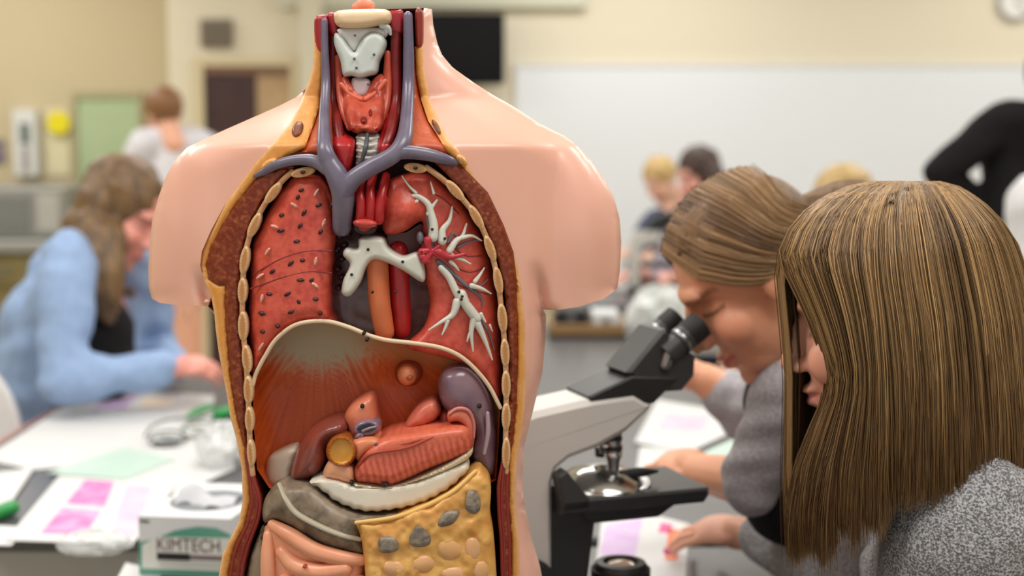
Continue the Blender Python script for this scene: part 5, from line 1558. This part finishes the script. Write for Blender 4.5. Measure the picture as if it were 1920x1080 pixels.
child_blob('sweater', [limb(nk2 + (ch2 - nk2) * .25, ch2, .07, .13), limb(ch2, pv2, .13, .15), chain([nk2 + (shn - nk2) * .3, shn, eln], [.06, .078, .055]), chain([eln, eln + (wrn - eln) * .85], [.054, .04]), limb(shn, ch2, .075, .12), limb(P(1900, 985, 1.42), ch2, .07, .12),
                       chain([nk2 + (shf - nk2) * .4, shf, elf], [.06, .066, .052]), chain([elf, elf + (wrf - elf) * .9], [.052, .036]), limb(shf, ch2, .06, .11)], .006, HEA, g2, disp=folds(.004, 26, 8))
child_blob('trousers', [q for k in (-1, 1) for q in (limb(pv2 + np.array([0, .07 * k, -.05]), pv2 + np.array([.02, .09 * k, -.40]), .1, .07), limb(pv2 + np.array([.02, .09 * k, -.40]), np.array([pv2[0] + .05, pv2[1] + .09 * k, .07]), .07, .055))], .012, MATS['denim'], g2)
for k in (-1, 1):
    child_blob('shoe', [limb(np.array([pv2[0] + .06, pv2[1] + .09 * k, .05]), np.array([pv2[0] - .11, pv2[1] + .09 * k, .045]), .048, .04)], .012, BLKC, g2)
# long hair: envelope around a vertical axis, left and right limits and depth by height
hh = np.array([336, 349, 374, 410, 460, 520, 600, 700, 800, 900, 1000, 1060.])
xl = np.array([1655, 1590, 1540, 1505, 1484, 1476, 1484, 1492, 1490, 1486, 1490, 1494.])
xr = np.array([1745, 1796, 1832, 1862, 1888, 1908, 1926, 1938, 1946, 1950, 1950, 1950.])
dn = np.array([.004, .026, .050, .072, .090, .102, .112, .116, .114, .108, .102, .098])   # towards the camera
df = np.array([.004, .03, .055, .08, .098, .108, .112, .112, .110, .104, .098, .094])
def env(a, y, infl=0.0, nr=None):
    """a: azimuth, -pi/2 face side, 0 towards the camera, pi/2 back of the head"""
    L_ = np.interp(y, hh, xl); Rr = np.interp(y, hh, xr)
    cx_ = (L_ + Rr) / 2; hw = (Rr - L_) / 2
    sa, ca_ = np.sin(a), np.cos(a)
    x = cx_ + (hw + infl * 1905) * sa
    ed = np.interp(y, [480, 545, 620, 700, 740, 800, 880, 960], [1476, 1506, 1536, 1560, 1556, 1532, 1502, 1490])
    near = ((ca_ > 0) if nr is None else nr) & (sa < 0) & (x < 1650)
    x = np.where(near, np.maximum(ed + (x - L_) * (1650 - ed) / (1650 - L_), x), x)
    dd = np.where(ca_ > 0, np.interp(y, hh, dn), np.interp(y, hh, df)) + infl
    return P(x, y, Y2 - dd * ca_)
def hair_bottom(a):
    # the ends: long beside the face, shorter at the back where it lies on the shoulder
    aa = np.degrees((a + math.pi) % (2 * math.pi) - math.pi)
    return np.interp(aa, [-180, -120, -95, -80, -62, -45, -30, -15, 0, 20, 40, 90, 140, 180], [900, 960, 1015, 1010, 1015, 1028, 1010, 968, 930, 900, 880, 890, 900, 900])
def face_top(a):
    # the hair stops above the face opening
    aa = np.degrees((a + math.pi) % (2 * math.pi) - math.pi)
    return np.interp(aa, [-95, -92, -90, -88, -85], [1200, 1200, 1200, 1200, 1200])
def long_hair(n, seed, amin, amax, infl, cols, K=16):
    r = np.random.default_rng(seed)
    NC = 260
    cl = np.sort(r.uniform(amin, amax, NC))
    cid = r.integers(0, NC, n)
    off = r.normal(0, .022, n)
    a0 = cl[cid] + off
    bot = hair_bottom(a0) + r.normal(0, 14, n) + (vnoise(a0 * 9 + 30, 0 * a0 + 5, seed) - .5) * 50 + (r.random(NC)[cid] - .5) * 44
    top = 340 + r.random(n) ** 2 * 24
    t = np.linspace(0, 1, K) ** 1.25
    lay = np.abs(r.normal(0, .0028, n)) + vnoise(a0 * 16 + 60, 0 * a0 + 9, seed + 1) * .006
    P_ = np.empty((n, K, 3))
    drift = r.normal(0, .02, n) + (r.random(NC)[cid] - .5) * .05
    ct = r.random(NC)[cid]
    wob = r.normal(0, .012, n); wph = r.random(n) * 6.3
    for k in range(K):
        y = top + (bot - top) * t[k]
        tk = t[k]
        a = cl[cid] + off * (1 - .45 * tk) + drift * tk ** 2 + .016 * np.sin(3.5 * tk + ct * 9) * tk + wob * np.sin(5 * tk + wph) * tk
        tip = .02 * tk ** 5 * (ct - .3)
        hb = -math.pi / 2
        a = np.where((a0 > hb) & (a0 < 0), np.maximum(a, hb + .03), np.where(a0 <= hb, np.minimum(a, hb - .03), a))
        P_[:, k] = env(a, y, infl + lay * min(1, tk * 6) - tip, a0 > hb)
    ok = ~((bot > face_top(a0)) & (face_top(a0) < 1050))
    cc = np.clip(.75 * ct ** 1.5 + .35 * r.random(n) + .3 * (r.random(n) > .9) - .06, 0, 1)
    tt = t[None, :, None]
    c0 = np.array(lin(cols[0])); c1 = np.array(lin(cols[1])); c2 = np.array(lin(cols[2]))
    c = (c0 * (1 - cc[:, None]) + c1 * cc[:, None])[:, None, :] * np.ones((1, K, 1))
    c = c * (1 - .35 * sstep(.35, 1, tt)) + c2 * (.35 * sstep(.35, 1, tt))
    return P_[ok], c[ok]
# opaque under-layer
na, ny = 150, 46
V_, F_ = [], []
al = np.linspace(-math.pi, math.pi, na, endpoint=False)
for j in range(ny):
    for i in range(na):
        b_ = hair_bottom(al[i]) - 34
        y_ = 342 + (b_ - 342) * (j / (ny - 1)) ** 1.2
        V_.append(env(al[i], y_, -.006 + .004 * vnoise(np.array([al[i] * 14 + 50]), np.array([3.0]), 77)[0]))
V_ = np.array(V_)
SPLIT_Z = P(1500, 500, Y2)[2]
for j in range(ny - 1):
    for i in range(na):
        k = (i + 1) % na
        if k == 0 or not (((al[i] <= -math.pi / 2) != (al[k] <= -math.pi / 2)) and V_[j * na + i][2] < SPLIT_Z):
            F_.append((j * na + i, j * na + k, (j + 1) * na + k, (j + 1) * na + i))
F_.append(tuple(range(na)))
hair2 = mesh_obj('hair', V_, F_, shell_mat('hair_shell_b', (88, 64, 36), (58, 40, 22)), g2)
cols2 = ((74, 50, 27), (196, 156, 104), (108, 70, 30))
Pb, cb_ = long_hair(11500, 11, -math.pi * .98, math.pi * .62, .001, cols2)
Vh, Qh, Ch = strands(Pb, RNG.uniform(.0003, .00065, len(Pb)), cb_)
fast_mesh('hair_strands', Vh, Qh, HAIRM, hair2, Ch)

# ------------------------------------------------------------------ seated woman in the light blue cardigan
Y3 = 3.4
H3 = P(232, 402, Y3)
R3 = rot_frame((0.80, -0.28, -0.52), (0.45, 0, 1))
S3 = 1.0
sn = P(128, 505, 3.22); en = P(118, 712, 3.12); wn = P(318, 692, 3.16)
sf = P(268, 520, 3.55); ef = P(300, 660, 3.62); wf = P(330, 690, 3.42)
nk3 = H3 + R3 @ np.array([0, -.045, -.15])
ch3 = P(165, 600, 3.42); pv3 = P(70, 800, 3.45); pv3[2] = .70
bp3 = head_parts(H3, R3, S3) + [limb(nk3, ch3, .05, .09), limb(ch3, pv3, .1, .13), limb(nk3, sn, .045, .045), limb(nk3, sf, .045, .045), chain([sn, en], [.042, .038]), chain([en, wn], [.036, .026]), chain([sf, ef], [.042, .038]), chain([ef, wf], [.036, .026])]
hA, _ = hand_parts(wn, P(395, 680, 3.2) - wn, (0, -.5, 1), .95, curl=.55, side=-1)
hB, _ = hand_parts(wf, P(400, 668, 3.34) - wf, (0, .3, 1), .95, curl=.5, side=1)
bp3 += hA + hB
for k in (-1, 1):
    kn = pv3 + np.array([.42, .1 * k, -.12]); ft = np.array([kn[0] - .02, kn[1], .2])
    bp3 += [limb(pv3 + np.array([0, .08 * k, -.02]), kn, .08, .055), limb(kn, ft, .053, .038), limb(ft, ft + np.array([.14, 0, -.03]), .034, .028)]
g3 = person('person', None, 'seated woman in a light blue open cardigan with wavy brown hair', bp3, .006, H3, R3, S3, skin=(226, 150, 136), smooth=3)
BLUE = cloth_mat('cardigan_blue', (152, 176, 212), (138, 162, 200), 60, .6)
child_blob('cardigan', [limb(nk3 + (ch3 - nk3) * .3 + np.array([-.05, 0, 0]), ch3 + np.array([-.07, -.04, 0]), .08, .12), limb(ch3 + np.array([-.07, -.02, 0]), pv3, .13, .16), chain([nk3 + (sn - nk3) * .4, sn, en], [.06, .068, .055]), chain([en, en + (wn - en) * .93], [.056, .042]),
                        chain([nk3 + (sf - nk3) * .5, sf, ef], [.055, .06, .05]), chain([ef, ef + (wf - ef) * .9], [.05, .04]), limb(sn, pv3 + np.array([-.02, -.05, .05]), .06, .13), limb(sf, ch3 + np.array([.03, .1, -.08]), .05, .07)], .008, BLUE, g3, disp=folds(.008, 16, 9))
child_blob('black_top', [limb(nk3 + (ch3 - nk3) * .35, ch3 + np.array([.035, -.06, -.02]), .055, .095), limb(ch3 + np.array([.035, -.06, -.02]), P(190, 690, 3.36), .09, .085)], .008, BLKC, g3)
child_blob('trousers', [q for k in (-1, 1) for q in (limb(pv3 + np.array([0, .08 * k, -.02]), pv3 + np.array([.42, .1 * k, -.12]), .1, .07), limb(pv3 + np.array([.42, .1 * k, -.12]), np.array([pv3[0] + .4, pv3[1] + .1 * k, .22]), .068, .055))], .012, MATS['denim'], g3)
for k in (-1, 1):
    child_blob('shoe', [limb(np.array([pv3[0] + .39, pv3[1] + .1 * k, .19]), np.array([pv3[0] + .55, pv3[1] + .1 * k, .16]), .045, .038)], .012, BLKC, g3)
LH = lambda x, y, z: H3 + R3 @ np.array([x, y, z])
hp3 = [g_ell(LH(0, -.03, .042), (.088, .105, .096), R3), limb(LH(.05, -.04, 0), P(170, 470, 3.36), .06, .055), chain([P(175, 430, 3.33), P(182, 520, 3.28), P(205, 600, 3.28)], [.055, .05, .018]), chain([P(200, 440, 3.32), P(208, 520, 3.27), P(212, 590, 3.27)], [.045, .035, .012]),
       chain([LH(-.06, -.03, .02), P(230, 500, 3.5), P(250, 560, 3.5)], [.045, .035, .015]), chain([P(150, 420, 3.4), P(158, 500, 3.36), P(180, 560, 3.33)], [.045, .04, .015])]
hair3 = child_blob('hair', hp3, .006, mat('hair_wavy_brown', (92, 68, 42), .5, var=(60, (132, 100, 62), .8), bump=(120, .7), stretch=(1, 1, .2)), g3, disp=folds(.0035, 26, 10))
# stool she sits on, and a white chair back at the left edge
st = thing('stool', (pv3[0], pv3[1], 0), 'round lab stool under the seated woman', 'stool')
pz = pv3[2] - .17
v, f = g_lathe([(0.001, 0), (.16, 0), (.17, .01), (.165, .03), (.001, .035)], (pv3[0], pv3[1], pz - .035), (0, 0, 1), n=32)
mesh_obj('seat', v, f, mat('stool_black', (30, 30, 32), .5), st, sharp=35)
for k in range(4):
    a = math.pi / 4 + k * math.pi / 2
    v, f = g_tube([(pv3[0] + .1 * math.cos(a), pv3[1] + .1 * math.sin(a), pz - .03), (pv3[0] + .2 * math.cos(a), pv3[1] + .2 * math.sin(a), 0.012)], .011, n=8)
    mesh_obj('leg', v, f, MATS['steel'], st)
ring = [(pv3[0] + .165 * math.cos(t), pv3[1] + .165 * math.sin(t), .25) for t in np.linspace(0, 2 * math.pi, 20)]
v, f = g_tube(ring, .008, n=6, smooth_n=2)
mesh_obj('foot_ring', v, f, MATS['steel'], st)
cw = thing('chair', T(20, 800, .45) * np.array([1, 1, 0]), 'white moulded plastic chair back at the left picture edge', 'chair')
cpts = [P(-160, 700, 3.1), P(-80, 672, 3.1), P(-20, 690, 3.1), P(18, 735, 3.1), P(38, 790, 3.1), P(42, 840, 3.1), P(38, 960, 3.1), P(-150, 960, 3.1)]
poly = [(q[0], q[2]) for q in cpts]
v, f = g_prism([tuple(a) for a in crom(poly[:6], n_per=5)] + poly[6:], lambda u, z, w_: np.array([u, 3.1 + w_, z]), -.012, .012, .005)
mesh_obj('backrest', v, f, mat('chair_white', (228, 226, 226), .4), cw, sharp=35)
cx0, cx1 = poly[-1][0], poly[5][0]
box_obj('seat', (cx0, 2.72, .56), (cx1, 3.12, .59), MATS['chair_white'], cw, bev=.008)
for x in (cx0 + .03, cx1 - .01):
    for y in (2.76, 3.09):
        v, f = g_tube([(x, y, .56), (x, y, .012)], .011, n=8)
        mesh_obj('leg', v, f, MATS['steel'], cw)

# ------------------------------------------------------------------ people further back
def stand(pz_, waist, chest, neck, legs_x=0.0):
    ps = [limb(waist, chest, .115, .12), limb(chest, neck, .1, .05)]
    return ps
def legs(pv_, dx=0, dy=.08, knee=None, floor=0.04):
    ps = []
    for k in (-1, 1):
        kn = np.array([pv_[0] + dx, pv_[1] + dy * k, pv_[2] * .52])
        ps += [limb(pv_ + np.array([0, dy * k * .8, 0]), kn, .085, .06), limb(kn, np.array([kn[0], kn[1], .07]), .058, .045), limb(np.array([kn[0], kn[1], floor]), np.array([kn[0], kn[1] - .15, floor - .005]), .035, .03)]
    return ps
# in black, hand on hip, at the right
Yb = 4.0
Hb = P(1985, 165, Yb)
Rb = rot_frame((0.5, 0.75, -.35), (0, 0, 1))
nb = Hb + Rb @ np.array([0, -.04, -.15])
sbl = P(1885, 226, Yb - .05); ebl = P(1762, 322, Yb - .02); wbl = P(1884, 428, Yb + .12)
sbr = P(2010, 226, Yb + .1); ebr = P(2060, 400, Yb + .15); wbr = P(2000, 500, Yb)
cbk = P(1912, 290, Yb + .02); pvb = P(1905, 520, Yb + .02)
bpb = head_parts(Hb, Rb) + [limb(nb, cbk, .05, .09), limb(cbk, P(1890, 412, Yb), .075, .05), limb(P(1890, 412, Yb), pvb, .05, .1), chain([sbl, ebl], [.045, .04]), chain([ebl, wbl], [.036, .026]), limb(sbl, sbr, .05, .05), chain([sbr, ebr], [.045, .04]), chain([ebr, wbr], [.036, .026])] + legs(pvb)
hX, _ = hand_parts(wbl, pvb - wbl, (-.5, -.8, 0), .95, curl=.3)
bpb += hX + hand_parts(wbr, np.array([-.4, -.5, -.5]), (0, -.5, .8), .95)[0]
gb_ = person('person', None, 'person all in black with elbow out at the right edge before the whiteboard', bpb, .008, Hb, Rb, 1.0)
child_blob('black_jacket', [limb(nb + (cbk - nb) * .4, cbk, .075, .105), limb(cbk, P(1890, 412, Yb), .105, .072), limb(P(1890, 412, Yb), pvb, .074, .135), limb(sbl, cbk, .06, .08), chain([nb + (sbl - nb) * .4, sbl, ebl], [.055, .06, .048]), chain([ebl, ebl + (wbl - ebl) * .98], [.048, .036]), chain([nb + (sbr - nb) * .4, sbr, ebr], [.055, .06, .05]), chain([ebr, ebr + (wbr - ebr) * .9], [.05, .036])],
           .01, BLKC, gb_, disp=folds(.006, 16, 12))
child_blob('trousers', legs(pvb + np.array([0, 0, -.01]))[0::3] + legs(pvb)[1::3] + [limb(pvb + np.array([0, -.07, 0]), pvb + np.array([0, .07, 0]), .11, .11)], .014, BLKC, gb_)
child_blob('hair', [g_ell(Hb + Rb @ np.array([0, -.03, .04]), (.088, .106, .097), Rb), chain([Hb + Rb @ np.array([0, -.08, 0]), Hb + Rb @ np.array([0, -.10, -.12]), P(1925, 225, Yb - .06)], [.06, .05, .02])], .008, mat('hair_dark', (52, 34, 28), .5, var=(60, (74, 50, 38), .8), bump=(120, .6), stretch=(1, 1, .2)), gb_)

def seated(C, F, U, label, neck, chest, pelvis, sl, el_, wl, sr, er, wr_, skin, hair_mat, cloth, hair_extra=(), s=1.0, hand_dir=(-.8, -.4, -.1), group=None, stool_label=None, hair_scale=1.0):
    R = rot_frame(F, U)
    ps = head_parts(C, R, s) + [limb(neck, chest, .05, .09), limb(chest, pelvis, .1, .12), limb(neck, sl, .045, .045), limb(neck, sr, .045, .045), chain([sl, el_], [.042, .038]), chain([el_, wl], [.036, .026]), chain([sr, er], [.042, .038]), chain([er, wr_], [.036, .026])]
    ps += hand_parts(wl, hand_dir, (0, 0, 1), .95, side=1)[0] + hand_parts(wr_, hand_dir, (0, 0, 1), .95, side=-1)[0]
    fx = np.array(hand_dir, float) * np.array([1, 1, 0]); fx /= np.linalg.norm(fx)
    sx_ = np.array([-fx[1], fx[0], 0])
    lg = []
    for k in (-1, 1):
        hp_ = pelvis + sx_ * .08 * k; kn = hp_ + fx * .42 + np.array([0, 0, -.02]); ft = np.array([kn[0], kn[1], .34])
        lg += [(hp_, kn, ft)]
        ps += [limb(hp_, kn, .08, .055), limb(kn, ft, .053, .038), limb(ft, ft + fx * .14 + np.array([0, 0, -.03]), .034, .028)]
    o = person('person', None, label, ps, .009, C, R, s, skin=skin, group=group)
    child_blob('top', [limb(neck + (chest - neck) * .35, chest, .07, .12), limb(chest, pelvis, .12, .15), chain([neck + (sl - neck) * .4, sl, el_], [.055, .06, .05]), chain([el_, el_ + (wl - el_) * .6], [.05, .042]), chain([neck + (sr - neck) * .4, sr, er], [.055, .06, .05]), chain([er, er + (wr_ - er) * .6], [.05, .042])], .012, cloth, o, disp=folds(.006, 16, 13))
    child_blob('trousers', [q for hp_, kn, ft in lg for q in (limb(hp_, kn, .095, .068), limb(kn, ft + np.array([0, 0, .02]), .066, .05))], .014, MATS['denim'], o)
    child_blob('hair', [g_ell(C + R @ (np.array([0, -.028, .04]) * s), np.array([.087, .104, .096]) * s * hair_scale, R)] + list(hair_extra), .008, hair_mat, o, disp=folds(.004, 40, 14))
    if stool_label:
        t = thing('stool', (pelvis[0], pelvis[1], 0), stool_label, 'stool', 'lab stools')
        zz = pelvis[2] - .165
        v, f = g_lathe([(0.001, 0), (.16, 0), (.17, .01), (.165, .03), (.001, .035)], (pelvis[0], pelvis[1], zz - .035), (0, 0, 1), n=24)
        mesh_obj('seat', v, f, MATS['stool_black'], t, sharp=35)
        for k in range(4):
            a = math.pi / 4 + k * math.pi / 2
            v, f = g_tube([(pelvis[0] + .1 * math.cos(a), pelvis[1] + .1 * math.sin(a), zz - .03), (pelvis[0] + .19 * math.cos(a), pelvis[1] + .19 * math.sin(a), .012)], .011, n=8)
            mesh_obj('leg', v, f, MATS['steel'], t)
    return o
Z3 = lambda x, y, z: np.array([x, y, z], float)
# dark-haired student seated at the far bench, turned left
Yd = 6.3
Cd = P(1308, 332, Yd)
nd = Cd + Z3(.03, .02, -.16)
seated(Cd, (-.8, -.5, -.35), (-.2, 0, 1), 'dark-haired student in lilac grey seated far back in front of the whiteboard', nd, nd + Z3(.0, .03, -.26), nd + Z3(.06, .08, -.62),
       nd + Z3(-.13, -.12, -.08), nd + Z3(-.22, -.30, -.28), P(1200, 512, 5.75), nd + Z3(.17, .10, -.08), nd + Z3(.1, -.1, -.33), P(1250, 520, 5.9), (222, 160, 146),
       MATS['hair_dark'], cloth_mat('lilac_grey', (150, 142, 154), (130, 122, 134), 60, .6), [chain([Cd + Z3(.05, -.02, .0), Cd + Z3(.07, -.03, -.12), Cd + Z3(.06, -.05, -.2)], [.075, .06, .02])],
       hand_dir=(-.9, -.35, -.1), stool_label='round lab stool under the dark-haired student far back')
# blond student left of them
Cb = P(1238, 340, 7.1)
nb2 = Cb + Z3(.05, .02, -.15)
seated(Cb, (-.6, -.6, -.5), (-.3, 0, 1), 'fair-haired student in navy far back, partly hidden by the model shoulder', nb2, nb2 + Z3(.05, .03, -.26), nb2 + Z3(.1, .08, -.6),
       nb2 + Z3(-.12, -.12, -.08), nb2 + Z3(-.2, -.3, -.3), P(1190, 470, 6.6), nb2 + Z3(.17, .08, -.08), nb2 + Z3(.12, -.12, -.33), P(1240, 470, 6.65), (226, 180, 158),
       mat('hair_blond', (200, 170, 112), .5, var=(60, (170, 136, 84), .8), bump=(120, .6), stretch=(1, 1, .2)), cloth_mat('navy_cloth', (66, 74, 96), (54, 60, 80), 60, .6), hand_dir=(-.8, -.6, -.1), s=.92,
       stool_label='round lab stool under the fair-haired student far back')
# blond head between the two foreground heads
Ce = P(1576, 388, 4.7)
ne = Ce + Z3(.02, .03, -.15)
seated(Ce, (-.7, .5, -.4), (0, 0, 1), 'golden-haired student whose crown shows between the two foreground heads', ne, ne + Z3(.03, .02, -.26), ne + Z3(.08, .05, -.6),
       ne + Z3(-.05, -.17, -.08), ne + Z3(-.15, -.2, -.33), ne + Z3(-.3, -.02, -.38), ne + Z3(.05, .17, -.08), ne + Z3(-.05, .25, -.33), ne + Z3(-.25, .2, -.38), (226, 180, 158),
       MATS['hair_blond'], cloth_mat('tan_cloth', (150, 130, 110), (136, 116, 96), 60, .6), hand_dir=(-.9, .3, -.1), stool_label='round lab stool under the golden-haired student')
# person in white seen at the right edge
Cw = P(2010, 268, 3.4)
nw_ = Cw + Z3(.0, .0, -.15)
seated(Cw, (-.4, .9, -.2), (0, 0, 1), 'person in a white top cut off by the right edge beside the long brown hair', nw_, nw_ + Z3(-.02, .0, -.24), nw_ + Z3(.02, .0, -.62),
       P(1935, 372, 3.38), P(1925, 560, 3.4), P(1990, 600, 3.6), nw_ + Z3(.18, .02, -.09), nw_ + Z3(.2, .1, -.34), nw_ + Z3(.1, .3, -.36), (224, 170, 150),
       MATS['hair_dark'], cloth_mat('white_top', (226, 226, 228), (214, 214, 218), 60, .5), hand_dir=(-.2, .9, -.1), stool_label='round lab stool under the person in white at the right edge')
# person in white standing at the back left, turned away
Yl = 6.4
Cl = P(308, 216, Yl)
Rl = rot_frame((-.5, .75, -.3), (-.1, 0, 1))
nl = Cl + Z3(.035, .0, -.095)
cl_ = nl + Z3(.02, 0, -.24); pl_ = Z3(nl[0] + .03, Yl, .92)
sl1, sl2 = nl + Z3(-.14, -.02, -.07), nl + Z3(.17, .02, -.08)
el1, el2 = sl1 + Z3(-.03, .12, -.27), sl2 + Z3(.04, .1, -.27)
wl1, wl2 = el1 + Z3(-.05, .22, .06), el2 + Z3(-.08, .22, .04)
bpl = head_parts(Cl, Rl, .95) + [limb(nl, cl_, .05, .09), limb(cl_, pl_, .1, .12), limb(nl, sl1, .045, .045), limb(nl, sl2, .045, .045), chain([sl1, el1], [.044, .04]), chain([el1, wl1], [.036, .026]), chain([sl2, el2], [.044, .04]), chain([el2, wl2], [.036, .026])] + legs(pl_)
bpl += hand_parts(wl1, (-.2, .9, 0), (0, 0, 1), .95)[0] + hand_parts(wl2, (-.2, .9, 0), (0, 0, 1), .95, side=-1)[0]
gl = person('person', None, 'standing person in a white shirt at the back left, turned to the wall', bpl, .01, Cl, Rl, .95)
child_blob('white_shirt', [limb(nl + (cl_ - nl) * .12, cl_, .085, .15), limb(cl_, pl_, .13, .145), chain([nl + (sl1 - nl) * .3, sl1, el1], [.075, .078, .06]), chain([el1, el1 + (wl1 - el1) * .7], [.054, .045]), chain([nl + (sl2 - nl) * .3, sl2, el2], [.075, .078, .06]), chain([el2, el2 + (wl2 - el2) * .7], [.054, .045])], .012,
           cloth_mat('shirt_white', (214, 212, 218), (202, 200, 208), 60, .5), gl, disp=folds(.006, 14, 15))
child_blob('trousers', [q for i, q in enumerate(legs(pl_)) if i % 3 != 2] + [limb(pl_ + np.array([0, -.07, 0]), pl_ + np.array([0, .07, 0]), .12, .12)], .014, MATS['denim'], gl)
child_blob('hair', [g_ell(Cl + Rl @ np.array([0, -.028, .038]) * .95, np.array([.086, .104, .094]) * .95, Rl)], .008, mat('hair_mid_brown', (138, 96, 60), .5, var=(60, (112, 76, 46), .8), bump=(120, .6)), gl)

# ------------------------------------------------------------------ second microscope far back
m2 = T(1222, 556)
M2 = thing('microscope', (m2[0], m2[1], ZT), 'small black and white microscope on the far bench beside the fair-haired student', 'microscope')
def q2(u, z, w_): return np.array([m2[0] + u, m2[1] + w_, ZT + z])
for nm, poly, hw, mm in (('foot', [(-.09, .001), (.09, .001), (.085, .03), (-.09, .045)], .07, MBLK), ('arm', [(-.09, .04), (-.05, .04), (-.045, .2), (.03, .225), (.03, .26), (-.06, .26), (-.09, .22)], .03, MWHT),
                         ('stage', [(-.05, .12), (.08, .12), (.08, .137), (-.05, .137)], .06, MBLK), ('head_housing', [(-.03, .262), (.05, .262), (.08, .3), (.05, .33), (.0, .31)], .03, MBLK)):
    v, f = g_prism(poly, q2, -hw, hw, .003)
    mesh_obj(nm, v, f, mm, M2, sharp=35)
for s_ in (-.03, .03):
    v, f = g_tube([q2(.055, .3, s_), q2(.105, .345, s_)], .014, n=12)
    mesh_obj('eyepiece', v, f, MRUB, M2)
v, f = g_lathe([(.001, 0), (.012, 0), (.012, .035), (.006, .06), (.001, .06)], q2(.01, .225, 0), (0, 0, -1), n=16)
mesh_obj('objective', v, f, STL, M2)
